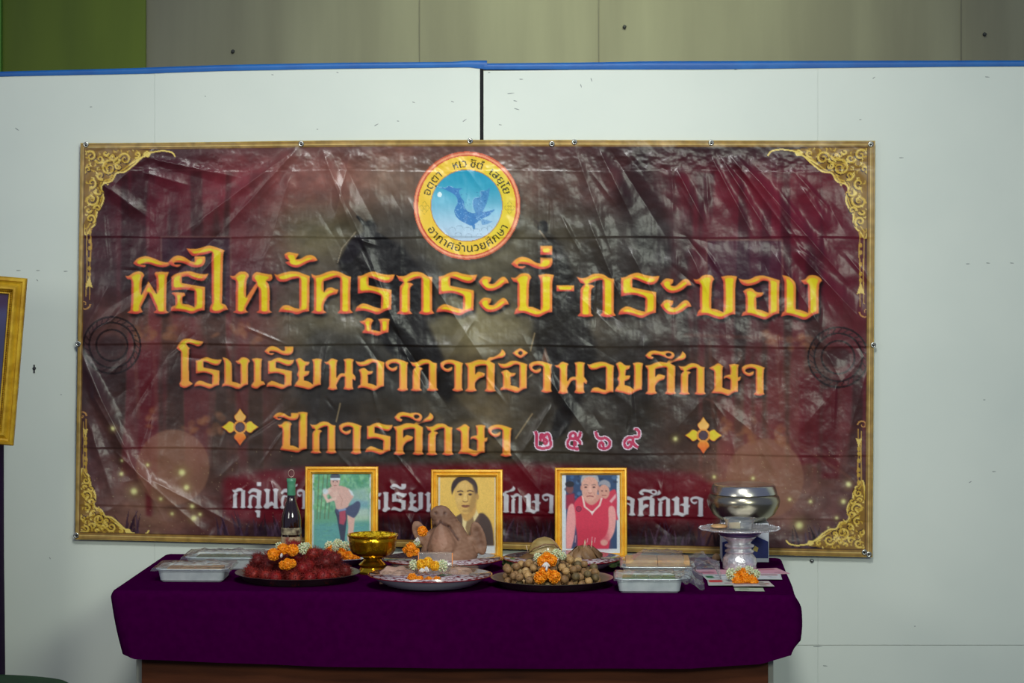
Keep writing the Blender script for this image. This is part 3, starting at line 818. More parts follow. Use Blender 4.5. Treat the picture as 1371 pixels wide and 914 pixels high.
# ---------------------------------------------------------------- the setting
WY = 8.03                                                  # front face of the partition behind the table
M_wall = mat('white_painted_board', rgb(213, 221, 211), 0.5, col2=rgb(220, 227, 216), scale=2.2, bump=0.05, bscale=8, spec=0.35)
M_conc = mat('grey_plaster', rgb(134, 133, 116), 0.85, col2=rgb(116, 114, 100), scale=1.6, bump=0.1, stretch=(3, 1, .35), detail=5)
M_green = mat('olive_green_paint', rgb(94, 112, 22), 0.7, col2=rgb(82, 100, 18), scale=2, stretch=(3, 1, .4))
M_green2 = mat('bright_green_paint', rgb(70, 124, 26), 0.6)
M_blue = mat('blue_tape', rgb(10, 100, 176), 0.5, col2=rgb(8, 88, 164), scale=14, bump=0.4, bscale=40)
M_dark = mat('dark_gap', rgb(16, 16, 18), 0.9)
M_floor = mat('hall_floor', rgb(120, 116, 110), 0.5, col2=rgb(104, 100, 96), scale=3)
M_steel = mat('screw_steel', rgb(150, 152, 150), 0.3, 0.9)
M_stain = mat('dark_mark', rgb(52, 54, 56), 0.8)
M_smear = mat('tan_smudge', rgb(190, 186, 166), 0.7)

MB().box(-6, 6, -1, 12, -0.1, 0).build('floor', M_floor, smooth=False)['kind'] = 'structure'

FY = 9.6                                                   # the hall's far wall above the partition
MB().box(-7, 7, FY, FY + .15, 0, 5.5).build('wall_far', M_conc, smooth=False)['kind'] = 'structure'
far = bpy.data.objects['wall_far']
MB().box(X(5, FY), X(196, FY), FY - .02, FY, 1.9, 5.5).build('green_panel', M_green, far, smooth=False)
MB().box(X(5, FY) - 2.4, X(5, FY), FY - .05, FY, 1.9, 5.5).build('green_pilaster', M_green2, far, smooth=False)
for px in (561, 801, 1286):
    w_ = 0.004
    MB().box(X(px, FY), X(px, FY) + w_, FY - .004, FY, 1.9, 5.5).build('seam_strip', mat('seam_grey', rgb(104, 102, 92), 0.9), far, smooth=False)
for px, py in ((312, 69), (836, 36), (1318, 46)):
    MB().ball((X(px, FY), FY - .004, P(px, py, FY).z), .008, 1).build('plaster_spot', M_stain, far)

# partition of white boards; the boards are pieces of the wall
wall = MB().box(-3.2, 3.2, WY + .012, WY + .05, 0, 2.15).build('wall_back', M_wall, smooth=False)
wall['kind'] = 'structure'


def board(pts_x, ztop, z0, name='panel'):
    x0, x1 = pts_x
    za, zb = ztop
    g = .0002
    b = MB().add([(x0 + g, WY, z0), (x1 - g, WY, z0), (x1 - g, WY, zb), (x0 + g, WY, za), (x0 + g, WY + .013, z0), (x1 - g, WY + .013, z0), (x1 - g, WY + .013, zb), (x0 + g, WY + .013, za)],
                 [(0, 1, 2, 3), (7, 6, 5, 4), (0, 3, 7, 4), (1, 5, 6, 2), (3, 2, 6, 7), (0, 4, 5, 1)])
    return b.build(name, M_wall, wall, smooth=False)


zt = lambda px: CAM_Z - (np.interp(px, [-300, 0, 207, 400, 643, 647, 1095, 1371, 1700], [112, 101, 96.5, 93.5, 88, 95, 90, 88, 88]) - HOR) / F * WY
board((X(-300, WY), X(207, WY)), (zt(-300), zt(207)), 0.02)
board((X(207, WY), X(643.2, WY)), (zt(207), zt(643)), 0.02)
zs = P(0, 863, WY).z
board((X(647, WY), X(1095, WY)), (zt(647), zt(1095)), zs)
board((X(647, WY), X(1095, WY)), (zs - .0014, zs - .0014), 0.02)
board((X(1095, WY), X(1700, WY)), (zt(1095), zt(1700)), zs)
board((X(1095, WY), X(1700, WY)), (zs - .0014, zs - .0014), 0.02)
MB().box(X(642.6, WY), X(647.4, WY), WY - .001, WY + .012, 0.02, zt(643)).build('gap_strip', M_dark, wall, smooth=False)
for px, py, r in ((1087, 750.5, .006), (46, 493, .005)):
    p = P(px, py, WY)
    MB().lathe([(r, 0), (r, .003), (r * .5, .005), (0.0, .0055)], 14, Matrix.Translation((p.x, WY, p.z)) @ Matrix.Rotation(math.pi / 2, 4, 'X')).build('screw', M_steel if px > 1000 else M_stain, wall)
MB().box(X(45, WY), X(46.8, WY), WY - .003, WY, P(0, 499, WY).z, P(0, 488, WY).z).build('hook', M_stain, wall, smooth=False)
rs = random.Random(5)
sm = MB()
for px, py, l, a in ((690, 135, 5, .2), (684, 125, 9, -.1), (692, 146, 7, .3), (670, 167, 4, .2), (622, 161, 6, -.6), (533, 162, 3, .2), (504, 167, 6, -.5), (554, 137, 4, .4), (606, 136, 4, .4), (778, 115, 5, 1.3), (792, 107, 5, 1.2),
                     (122, 143, 3, 0), (275, 129, 2, 1), (425, 173, 2, 0), (23, 173, 6, .6), (1152, 160, 3, 0), (1322, 103, 6, .1), (1170, 104, 4, -.6), (1207, 211, 6, 0), (1296, 353, 5, 0), (1323, 352, 5, .1), (1355, 352, 5, .1),
                     (1299, 645, 4, -.5), (1331, 631, 5, 0), (1318, 535, 3, 0), (1225, 838, 2, 0), (1105, 891, 6, .1), (25, 362, 6, 0), (51, 362, 5, 0), (88, 363, 5, 0), (82, 528, 2, 0), (67, 747, 3, 1), (1095, 865, 12, 0), (50, 375, 3, .8),
                     (655, 97, 3, 0), (452, 97, 3, .4), (365, 100, 3, .2), (985, 93, 4, .1), (698, 106, 5, .05)):
    p = P(px, py, WY)
    hw = l * WY / F / 2; t = .0011
    M4 = Matrix.Translation((p.x, WY - .0004, p.z)) @ Matrix.Rotation(a, 4, 'Y')
    sm.add([(-hw, 0, -t), (-hw * .3, 0, -t * 1.4), (hw, 0, -t * .5), (hw, 0, t * .3), (hw * .2, 0, t), (-hw, 0, t * .8)], [(0, 1, 2, 3, 4, 5)], M4)
sm.build('scuff_mark', mat('grey_scuff', rgb(138, 146, 142), 0.8), wall, smooth=False)


def tape(name, px0, px1, top, bot, lab=None):
    n = 40
    V = []
    for i in range(n + 1):
        px = px0 + (px1 - px0) * i / n
        t = np.interp(px, *top) ; b = np.interp(px, *bot)
        x = X(px, WY)
        zt_, zb_ = P(px, t, WY).z, P(px, b, WY).z
        V += [(x, WY - .0025, zb_), (x, WY - .004, (zt_ + zb_) / 2), (x, WY - .003, zt_), (x, WY + .052, zt_ + .002), (x, WY + .052, zb_)]
    Fc = [(i * 5 + k, i * 5 + k + 5, i * 5 + k + 6, i * 5 + k + 1) for i in range(n) for k in range(4)]
    o = link(name, mesh(name, V, Fc), M_blue)
    o['kind'] = 'structure'
    return o


tape('trim_1', -300, 652, ([-300, 0, 190, 208, 300, 460, 600, 625, 633, 650, 652], [103, 96, 91, 90, 87, 84, 83, 82, 80, 79.5, 81]), ([-300, 0, 205, 206, 300, 460, 640, 646, 652], [110, 102.5, 98.5, 98, 95, 92, 90, 93, 93]))
tape('trim_2', 648, 1700, ([648, 800, 870, 1100, 1371, 1700], [85, 83.5, 82, 81.5, 81, 81]), ([648, 800, 950, 1100, 1371, 1700], [93, 93, 93, 91, 88.5, 88]))

# ---------------------------------------------------------------- the banner
ART = paint_banner()
BY = WY - 0.018
NX, NY = 1067, 561
u, v = np.meshgrid(np.linspace(0, 1, NX), np.linspace(0, 1, NY))
px = 108 + u * 1063; py = np.zeros_like(px)
for _ in range(3):
    t_, b_ = edge_t(px), edge_b(px)
    py = t_ + (b_ - t_) * v
    l_, r_ = edge_l(py), edge_r(py)
    px = l_ + (r_ - l_) * u


def fold(x0, y0, x1, y1, w, a, fade0=.15, fade1=.4, skew=0.0):
    """A straight fold: ridge (a > 0, metres) of half width w pixels from one point to the other."""
    dx, dy = x1 - x0, y1 - y0; L2 = dx * dx + dy * dy; L_ = math.sqrt(L2)
    t = ((px - x0) * dx + (py - y0) * dy) / L2
    d = ((px - x0) * dy - (py - y0) * dx) / L_
    ww = w * (1 + skew * np.clip(t, 0, 1))
    e = smooth(t, -.02, fade0) * smooth(-t, -1.05, -1 + fade1)
    q = np.abs(d) / ww
    return a * e * np.where(q < 1, (1 - q) ** 1.5, 0)


H_ = np.zeros_like(px)
for yy, a, w, sl in ((228, .0016, 6, 0), (318, -.0020, 5, 0), (460, -.0024, 5, .005), (598, -.0022, 5, .012), (676, -.0020, 6, .02)):
    dd = py - (yy + sl * (px - 100)) + .9 * np.sin(px / 37 + yy)
    am = abs(a) * (0.6 + .8 * noise2(NY, NX, 9, 2, int(yy), 2))
    if a > 0: H_ += am * .6 * np.where(dd < 0, 0, np.exp(-dd / 30)) * smooth(dd, -1.5, 1.5)
    else: H_ += am * np.exp(np.minimum(dd, 0) / 34) * smooth(-dd, -1.3, 1.3)
for xx in (200, 385, 535, 720, 900, 1040):
    H_ += fold(xx, 185, xx + 4, 750, 9, .0012, .05, .05)
FOLDS = [  # from the eyelets
    (403, 194, 232, 322, 12, .006), (403, 194, 290, 318, 9, .005), (395, 215, 330, 430, 14, .004), (300, 330, 210, 440, 10, .004), (300, 306, 180, 420, 12, -.004),
    (430, 196, 480, 330, 10, .005), (450, 200, 520, 330, 12, -.004), (445, 230, 540, 450, 12, .004), (480, 330, 560, 500, 12, .004),
    (560, 350, 700, 560, 18, .005), (520, 430, 610, 560, 12, -.005), (470, 200, 440, 330, 9, .004), (640, 420, 560, 540, 10, .003),
    (800, 196, 850, 300, 10, .006), (815, 196, 900, 330, 13, -.005), (770, 200, 830, 370, 12, .004), (840, 330, 900, 440, 10, .004), (785, 290, 840, 420, 9, .005),
    (905, 226, 950, 312, 9, .007), (950, 206, 1012, 322, 9, .006), (962, 206, 1040, 330, 9, .006), (976, 206, 1080, 345, 9, .006), (985, 208, 1150, 395, 10, .007), (1000, 218, 1170, 470, 14, .004), (1060, 330, 1165, 440, 11, .007), (1030, 330, 1120, 470, 12, .004),
    (1072, 250, 1112, 310, 12, .005), (920, 330, 960, 420, 9, .004),
    (104, 462, 150, 560, 9, .005), (104, 470, 190, 640, 11, .006), (120, 520, 235, 720, 12, .006), (118, 560, 160, 690, 10, .005), (150, 600, 300, 735, 11, .006), (200, 640, 330, 710, 10, .005), (104, 458, 190, 400, 10, .005), (104, 455, 160, 360, 9, .004),
    (215, 190, 120, 280, 12, .004), (200, 212, 330, 240, 8, .005), (190, 230, 260, 250, 9, .004), (130, 240, 210, 300, 10, .004),
    (1168, 462, 1050, 600, 14, .003), (1168, 470, 1100, 700, 14, .003), (1000, 470, 880, 600, 16, .003), (740, 540, 690, 620, 8, .005), (730, 500, 800, 600, 10, .004), (640, 560, 760, 700, 14, .004),
    (360, 640, 400, 720, 8, .004), (420, 630, 380, 700, 8, .003), (520, 640, 560, 720, 8, .004), (560, 650, 500, 700, 8, .003), (690, 650, 730, 720, 8, .003), (880, 640, 900, 720, 8, .003),
    (300, 450, 330, 560, 10, .003), (440, 450, 420, 600, 9, .004), (860, 450, 870, 560, 9, .004), (960, 540, 1060, 620, 14, .003)]
for f in FOLDS:
    H_ += 1.45 * fold(*f, skew=.9)
rs_ = random.Random(17)
for _ in range(170):
    x0, y0 = rs_.uniform(115, 1150), rs_.uniform(195, 715)
    a = rs_.gauss(1.05 if x0 > 420 else 2.2, .45); l = rs_.uniform(25, 110)
    H_ += fold(x0, y0, x0 + l * math.cos(a), y0 + l * math.sin(a), rs_.uniform(3, 9), rs_.choice([-1, 1]) * rs_.uniform(.0010, .0034), .35, .5, .5)
nn = noise2(NY, NX, 16, 9, 31, 3) - .5
n3 = noise2(NY, NX, 110, 60, 37, 3) - .5
n4 = noise2(NY, NX, 200, 24, 41, 2) - .5
H_ += .016 * nn + .0013 * n3 * (0.5 + 1.2 * noise2(NY, NX, 7, 4, 43, 1)) + .0010 * n4
band = smooth(-py, -232, -222)
H_ += band * .0035 * (noise2(NY, NX, 70, 50, 51, 3) - .5) * 1.6
H_ = np.clip(H_ * np.minimum(1, np.minimum(np.minimum(u, 1 - u) * 40, np.minimum(v, 1 - v) * 22) + .15) + .004, -.012, .03)
yv = BY - H_
Vb = np.stack([(px - 685.5) / F * BY, yv, CAM_Z - (py - HOR) / F * BY], -1).reshape(-1, 3)
me = grid_mesh('vinyl_banner', Vb, NX, NY)
colour_mesh(me, ART.sample(px.ravel(), py.ravel()))
M_ban = print_mat('printed_vinyl', 0.33, 0.42, 0.0, bump=0.05, bscale=240)
ban = empty('vinyl_banner', (X(640, BY), BY, P(0, 733, BY).z), 0, 'large wrinkled maroon banner with gold lettering and a round emblem on the white partition', 'banner')
sheet = link('printed_sheet', me, M_ban, ban)
sheet.location = (-ban.location.x, -ban.location.y, -ban.location.z)
M_eye = mat('eyelet_metal', rgb(196, 196, 188), 0.25, 0.9)
eye = MB().lathe([(.0045, 0), (.0075, .0005), (.0085, .002), (.0075, .0035), (.0045, .004), (.0045, 0)], 16, Matrix.Rotation(math.pi / 2, 4, 'X'))
eme = mesh('eyelet', eye.V, eye.F); eme.materials.append(M_eye)
for epx, epy in ((115.5, 193.5), (403.5, 192.5), (629.5, 188.5), (739, 192.5), (769, 190), (952, 191), (1165.5, 193), (1169, 461.5), (105, 460), (102.5, 716), (1157, 738.5), (1163, 741.5)):
    p = P(epx, epy, BY)
    k = int(np.argmin((px.ravel() - epx) ** 2 + (py.ravel() - epy) ** 2))
    link('eyelet', eme, None, ban, (p.x - ban.location.x, float(Vb[k][1]) - .001 - ban.location.y, p.z - ban.location.z))
# ---------------------------------------------------------------- table and cloth
FL, FR = Vector((-1.066, 7.15)), Vector((.744, 7.055))     # front corners of the cloth's top
ux = (FR - FL).normalized(); uy = Vector((-ux.y, ux.x)); TW = (FR - FL).length; TD = 0.80
ang = math.atan2(ux.y, ux.x)
tab = empty('wooden_table', (FL.x, FL.y, 0), ang, 'long brown wooden table under the purple cloth, only its front board showing', 'table')
M_wood = mat('brown_table_wood', rgb(84, 42, 18), 0.7, spec=.2, col2=rgb(62, 28, 10), scale=4, stretch=(1, 3, 9), bump=.05, coat=.1)
M_edge = mat('pale_grey_table_leg', rgb(150, 150, 140), 0.5)
MB().box(.01, TW - .01, .01, TD - .01, .72, .747).build('table_top', M_wood, tab, smooth=False, bevel=.003)
MB().box(.075, TW - .07, .035, .055, .18, .72).build('front_board', M_wood, tab, smooth=False, bevel=.002)
MB().box(.075, TW - .07, TD - .06, TD - .04, .45, .72).build('back_board', M_wood, tab, smooth=False, bevel=.002)
for i, (x, y) in enumerate(((.055, .05), (TW - .085, .05), (.055, TD - .08), (TW - .085, TD - .08))):
    o = MB().box(x, x + .03, y + .012, y + .042, 0, .72).build('leg', M_edge, tab, smooth=False, bevel=.002)

M_cloth = mat('purple_cloth', rgb(62, 0, 56), 0.95, col2=rgb(56, 0, 51), scale=60, bump=0.15, bscale=900, spec=0.0)


def cloth():
    r = .022
    per = []
    def seg(a, b, n): return [(a[0] + (b[0] - a[0]) * i / n, a[1] + (b[1] - a[1]) * i / n) for i in range(n)]
    def arc(cx, cy, a0, a1, n=8): return [(cx + r * math.cos(a0 + (a1 - a0) * i / n), cy + r * math.sin(a0 + (a1 - a0) * i / n)) for i in range(n)]
    per += seg((r, 0), (TW - r, 0), 120); per += arc(TW - r, r, -math.pi / 2, 0); per += seg((TW, r), (TW, TD - r), 40); per += arc(TW - r, TD - r, 0, math.pi / 2)
    per += seg((TW - r, TD), (r, TD), 60); per += arc(r, TD - r, math.pi / 2, math.pi); per += seg((0, TD - r), (0, r), 40); per += arc(r, r, math.pi, 1.5 * math.pi)
    n = len(per)
    prof = [(-.018, 0), (-.012, -.0006), (-.008, -.0014), (-.004, -.003), (.0, -.009), (.003, -.018)]
    K = 16
    V = []
    for k in range(len(prof) + K):
        for i, (x, y) in enumerate(per):
            x0, y0 = per[i - 1]; x1, y1 = per[(i + 1) % n]
            d = Vector((x1 - x0, y1 - y0)).normalized(); nx, ny = d.y, -d.x
            fx = x / TW
            if k < len(prof):
                o_, z = prof[k]
                o_ += .0
                V.append((x + nx * o_, y + ny * o_, TOP + z))
                continue
            t = (k - len(prof) + 1) / K
            # hem height: lower in the middle of the front, lifted at the right front corner
            hem = np.interp(fx, [0, .02, .06, .3, .6, .85, .95, 1.0], [.583, .572, .570, .556, .554, .560, .572, .60])
            if x > TW - .001 and y < .12: hem = np.interp(y, [0, .12], [.60, .66])
            elif x > TW - .001: hem = .62
            top = TOP - .018
            z = top + (hem - top) * t
            w = math.sin(i * .13 + 1.2) + .6 * math.sin(i * .31 + 2) + .4 * math.sin(i * .057)
            o_ = .003 + .0045 * w * t * t + .004 * math.sin(t * 3)
            tap = 0
            if nx < -.3: tap = .036 * t
            if nx > .3 and y < .2: tap = .004 * t + .03 * max(0, t - .75) * 4 * (1 - y / .2)
            if ny < -.3 and fx < .08: tap = .0
            xx_, yy_ = x + nx * o_ - (tap * nx if abs(nx) > .3 else 0), y + ny * o_
            if nx > .3: xx_ += .012 * math.sin(min(1, t * 2) * math.pi / 2) + .008 * math.sin(y * 14) * t
            # keep the corner of the left side running with the front
            if fx < .10 and ny < -.3: xx_ += .036 * t * (1 - fx / .10)
            V.append((xx_, yy_, z))
    R = len(prof) + K
    Fc = [(k * n + i, (k + 1) * n + i, (k + 1) * n + (i + 1) % n, k * n + (i + 1) % n) for k in range(R - 1) for i in range(n)]
    Fc = [tuple(reversed(f)) for f in Fc]
    Fc.append(tuple(range(n)))
    me = mesh('tablecloth', V, Fc)
    sharp(me, 60)
    o = link('tablecloth', me, M_cloth, None, (FL.x, FL.y, 0), (0, 0, ang))
    tag(o, 'plain deep purple cloth draped over the long table', 'tablecloth')
    so = o.modifiers.new('cloth_thickness', 'SOLIDIFY'); so.thickness = .0018; so.offset = -1
    return o


cloth()

# ---------------------------------------------------------------- things at the left edge: framed picture on a purple-draped stand, green cover
M_gold = mat('gold_frame', rgb(220, 178, 40), 0.38, 0.25, col2=rgb(186, 140, 20), scale=30, bump=.25, bscale=120)
M_gold2 = mat('gold_frame_dark', rgb(168, 120, 14), 0.4, 0.5, col2=rgb(110, 70, 8), scale=60, bump=.5, bscale=200)


def frame_mesh(w, h, prof):
    """A mitred moulding; prof: (inset from the outer edge, height towards the viewer)."""
    V, Fc = [], []
    n = len(prof)
    for sx, sz in ((-1, -1), (1, -1), (1, 1), (-1, 1)):
        for a, d in prof:
            V.append((sx * (w / 2 - a), -d, sz * (h / 2 - a)))
    for c in range(4):
        for k in range(n):
            a, b = c * n + k, c * n + (k + 1) % n
            a2, b2 = ((c + 1) % 4) * n + k, ((c + 1) % 4) * n + (k + 1) % n
            Fc.append((a, b, b2, a2))
    return V, Fc


def beads(mb, w, h, inset, d, r, step):
    for sx in (0, 1):
        L_ = (w if sx == 0 else h) - 2 * inset
        n = max(2, int(L_ / step))
        for i in range(n + 1):
            t = -L_ / 2 + L_ * i / n
            for s_ in (-1, 1):
                c = (t, -d, s_ * (h / 2 - inset)) if sx == 0 else (s_ * (w / 2 - inset), -d, t)
                mb.add([(c[0] - r, c[1], c[2]), (c[0], c[1], c[2] - r), (c[0] + r, c[1], c[2]), (c[0], c[1], c[2] + r), (c[0], c[1] - r, c[2])], [(0, 1, 4), (1, 2, 4), (2, 3, 4), (3, 0, 4)])


GY = 7.62
tr, br = P(37, 372.5, GY), P(18.5, 596, GY)
gh = (tr - br).length; gw = .37; roll = math.atan2(tr.x - br.x, tr.z - br.z)
cxm = (tr + br) / 2
cen = cxm - Vector((math.cos(roll), 0, -math.sin(roll))) * gw / 2
gf = empty('large_gold_frame', tuple(cen), 0, 'large tilted gold picture frame, cut off by the edge beside the banner', 'picture frame')
gf.rotation_euler = (0, roll, 0)
Vf, Ff = frame_mesh(gw, gh, [(0, 0), (0, .014), (.003, .018), (.010, .019), (.013, .014), (.018, .012), (.028, .02), (.034, .02), (.038, .013), (.044, .010), (.047, .011), (.050, .004), (.05, 0)])
MB().add(Vf, Ff).build('moulding', M_gold, gf, auto=25)
b = MB(); beads(b, gw, gh, .041, .0125, .0028, .0052); b.build('bead_row', M_gold2, gf, smooth=False)
MB().box(-gw / 2 + .01, gw / 2 - .01, .0005, .008, -gh / 2 + .01, gh / 2 - .01).build('backing', M_dark, gf, smooth=False)
A2 = Art(0, 0, 54, 80, 3, (34, 18, 46))
A2.a *= (.6 + .8 * noise2(A2.h, A2.w, 4, 6, 9, 3))[..., None]
A2.poly([(0, 55), (54, 60), (54, 80), (0, 80)], (150, 156, 176), .9, 1); A2.poly([(0, 0), (54, 0), (54, 18), (0, 22)], (74, 40, 88), .7, 3)
A2.poly([(44, 10), (54, 8), (54, 60), (49, 62)], (70, 80, 120), .7, 2); A2.poly([(20, 20), (36, 18), (38, 55), (18, 55)], (120, 40, 60), .8, 3); A2.ell(28, 15, 6, 7, (190, 150, 130), 1, 1)
A2.bake(1)


def print_plane(name, art, w, h, m, parent, y=-.001, step=1.0):
    nx, ny = int((art.x1 - art.x0) * step), int((art.y1 - art.y0) * step)
    U, V_ = np.meshgrid(np.linspace(0, 1, nx), np.linspace(0, 1, ny))
    Vv = np.stack([(U - .5) * w, np.full_like(U, y), (.5 - V_) * h], -1).reshape(-1, 3)
    me = grid_mesh(name, Vv, nx, ny)
    colour_mesh(me, art.sample(art.x0 + U.ravel() * (art.x1 - art.x0), art.y0 + V_.ravel() * (art.y1 - art.y0)))
    return link(name, me, m, parent)


M_photo = print_mat('photo_print', .3, .45)
print_plane('photograph', A2, gw - .098, gh - .098, M_photo, gf)

M_purple2 = mat('dark_purple_drape', rgb(38, 10, 54), 0.9, spec=0.1)
SY = 7.60
sx1 = X(-4, SY)
st = empty('draped_stand', (sx1 - .3, SY, 0), 0, 'tall stand draped in dark purple cloth under the large gold frame', 'stand')
ztop = P(0, 597, SY).z + .004
V = []; n = 48
for k, (t, g) in enumerate(((0, -.012), (.01, 0), (.3, .0), (.6, .002), (1.0, .004))):
    for i in range(n):
        a = i / n * math.tau
        cx_, cy_ = (abs(math.cos(a)) ** .3) * math.copysign(1, math.cos(a)), (abs(math.sin(a)) ** .3) * math.copysign(1, math.sin(a))
        ww = .004 * math.sin(i * 2.1) * t
        V.append(((.296 + g + ww) * cx_, (.12 + g + ww) * cy_ + .06, ztop - (ztop - .004) * t))
Fc = [(k * n + i, k * n + (i + 1) % n, (k + 1) * n + (i + 1) % n, (k + 1) * n + i) for k in range(4) for i in range(n)] + [tuple(reversed(range(n)))]
me = mesh('drape', V, [tuple(reversed(f)) for f in Fc]); link('drape', me, M_purple2, st)
MB().box(-.27, .27, -.02, .14, ztop - .03, ztop - .006).build('stand_top', M_wood, st, smooth=False)

M_gcl = mat('green_cover', rgb(20, 84, 28), 0.8, col2=rgb(14, 66, 20), scale=9)
gy = 6.7
g = MB()
gz = P(0, 914, gy).z
prof = []
for k, (t, g_) in enumerate(((0, -.02), (.012, -.004), (.03, .0), (.4, .004))):
    for i in range(40):
        a = i / 40 * math.tau
        cx_, cy_ = (abs(math.cos(a)) ** .4) * math.copysign(1, math.cos(a)), (abs(math.sin(a)) ** .4) * math.copysign(1, math.sin(a))
        prof.append(((.42 + g_) * cx_, (.16 + g_) * cy_, gz - t + .0 - .012 * max(0, cx_) ** 3))
Fc = [(k * 40 + i, k * 40 + (i + 1) % 40, (k + 1) * 40 + (i + 1) % 40, (k + 1) * 40 + i) for k in range(3) for i in range(40)] + [tuple(reversed(range(40)))]
gt = empty('green_covered_table', (X(96, gy) - .42, gy, 0), 0, 'low table with a green cover, only its rounded top showing below the stand', 'table')
link('cover', mesh('cover', prof, [tuple(reversed(f)) for f in Fc]), M_gcl, gt)
lg = MB()
for sx in (-1, 1):
    for sy in (-1, 1):
        MB().box(sx * .34 - .02, sx * .34 + .02, sy * .1 - .02, sy * .1 + .02, 0, gz - .02).build('leg', M_wood, gt, smooth=False)
# ---------------------------------------------------------------- picture frames on the table
M_fr = mat('yellow_gold_moulding', rgb(246, 192, 60), 0.38, 0.15, col2=rgb(232, 164, 36), scale=40, bump=.2, bscale=160)
M_fr2 = mat('orange_gold_beads', rgb(214, 138, 26), 0.4, 0.2, col2=rgb(170, 98, 14), scale=70)
M_mat = mat('white_card', rgb(206, 214, 220), 0.6)
M_card = mat('brown_backing_board', rgb(110, 84, 58), 0.8)


def table_frame(px0, px1, ptop, pbot, y, lean, art, name_label, inner, cardcol=None):
    sc = F / y
    w, h = (px1 - px0) / sc, (pbot - ptop) / sc / math.cos(lean)
    root = empty('picture_frame', (X((px0 + px1) / 2, y), y, TOP), 0, name_label, 'picture frame', 'picture frames along the back of the table')
    root.rotation_euler = (-lean, 0, 0)
    hold = Matrix.Translation((0, 0, h / 2))
    Vf, Ff = frame_mesh(w, h, [(0, -.004), (0, .010), (.002, .013), (.006, .014), (.0085, .010), (.0105, .009), (.0135, .012), (.016, .012), (.018, .006), (.0205, .004), (.0205, -.004)])
    MB().add(Vf, Ff, hold).build('moulding', M_fr, root, auto=25)
    b = MB(); beads(b, w, h, .012, .0095, .0016, .0040); b.V = [v + Vector((0, 0, h / 2)) for v in b.V]
    b.build('bead_row', M_fr2, root, smooth=False)
    MB().box(-w / 2 + .006, w / 2 - .006, .0015, .0045, .006, h - .006).build('backing_board', M_card, root, smooth=False)
    st_ = MB().add([(-.02, .0045, h * .7), (.02, .0045, h * .7), (.028, .075, .006), (-.028, .075, .006), (-.02, .0075, h * .7), (.02, .0075, h * .7), (.028, .079, .006), (-.028, .079, .006)],
                   [(0, 1, 2, 3), (7, 6, 5, 4), (0, 4, 5, 1), (1, 5, 6, 2), (2, 6, 7, 3), (3, 7, 4, 0)])
    st_.build('easel_strut', M_card, root, smooth=False)
    ix0, ix1, iy0, iy1 = inner          # the picture's opening in the art's own pixels
    o = print_plane('photograph', art, (art.x1 - art.x0) / sc, (art.y1 - art.y0) / sc, M_photo, root, step=1.6)
    o.location = ((art.x0 + art.x1) / 2 / sc - w / 2, 0, h - (art.y0 + art.y1) / 2 / sc)
    return root


def soften(A_):
    A_.a = blur(A_.a, 1.0)
    A_.a *= (.95 + .10 * noise2(A_.h, A_.w, A_.w / 5, A_.h / 5, 77, 2))[..., None]
    A_.bake(1)


# portrait 1: kneeling man in a white headband, among trees
a = Art(9, 8, 89, 118, 4, (196, 206, 206))
a.poly([(12, 9), (86, 9), (86, 117), (12, 117)], (92, 150, 116))
rs = random.Random(4)
for _ in range(420):
    x, y = rs.uniform(12, 86), rs.uniform(9, 60)
    a.ell(x, y, rs.uniform(1, 4), rs.uniform(1, 3), rs.choice([(70, 140, 96), (110, 176, 120), (140, 196, 140), (58, 116, 92), (96, 160, 80), (150, 200, 150)]), .5, .6, rs.uniform(0, 3))
a.poly([(56, 32), (86, 28), (86, 50), (56, 50)], (176, 186, 190), .6, 2); a.poly([(60, 44), (86, 46), (86, 66), (60, 64)], (110, 150, 180), .7, 2); a.poly([(64, 56), (86, 56), (86, 72), (64, 74)], (200, 206, 180), .7, 2)
a.poly([(12, 76), (86, 74), (86, 117), (12, 117)], (84, 146, 150), .8, 3)
for _ in range(120):
    a.line([(x := rs.uniform(12, 86), y := rs.uniform(76, 116)), (x + rs.uniform(3, 9), y + rs.uniform(-1, 1))], .8, rs.choice([(110, 170, 160), (70, 124, 130), (96, 160, 120)]), .6)
for x in (16, 20, 26, 31): a.line([(x, 70), (x + rs.uniform(-2, 6), 10)], 1.4, (88, 96, 60), .7)
SK, SKd, SKl = (226, 166, 150), (196, 128, 112), (240, 190, 172)
a.poly(outline('44,96 48,100 43,70 40,58 46,56 56,62 55,80 53,100!')[0], (44, 40, 62), 1, .3)
a.poly(outline('57,62 66,62 66,78 63,98 57,98 58,80')[0], SK, 1, .4)
a.poly(outline('42,54 60,52 70,46 74,50 72,60 66,68 60,66 52,62 44,64')[0], (62, 60, 92), 1, .4)
a.poly([(46, 60), (54, 58), (55, 70), (52, 78), (46, 76)], (190, 52, 74), .9, .5); a.poly([(44, 54), (54, 52), (55, 58), (45, 60)], (130, 150, 196), .9, .4)
a.poly(outline('33,28 40,25 50,26 58,30 61,38 58,46 57,54 43,57 40,48 36,42 32,36')[0], SK, 1, .4)
a.line([(56, 30), (62, 40), (56, 50), (46, 47)], [6, 6, 5, 4], SK, 1, .4); a.line([(34, 30), (26, 38), (30, 46), (42, 42)], [6, 6, 5, 4], SKl, 1, .4)
a.line([(44, 34), (50, 44), (48, 54)], 1, SKd, .7, .3); a.ell(41, 36, 5, 4, SKl, .6, 1)
a.poly([(57, 29), (63, 33), (66, 40), (62, 38)], (226, 230, 236), .9, .4); a.ell(27, 33, 4, 4, (220, 226, 236), .8, .8)
a.ell(40, 20, 6.3, 8, SK, 1, .3); a.ell(40, 13.5, 6.6, 5, (66, 64, 80), 1, .4); a.line([(33.5, 16.5), (46.8, 16.5)], 2.6, (232, 234, 240), 1, .2)
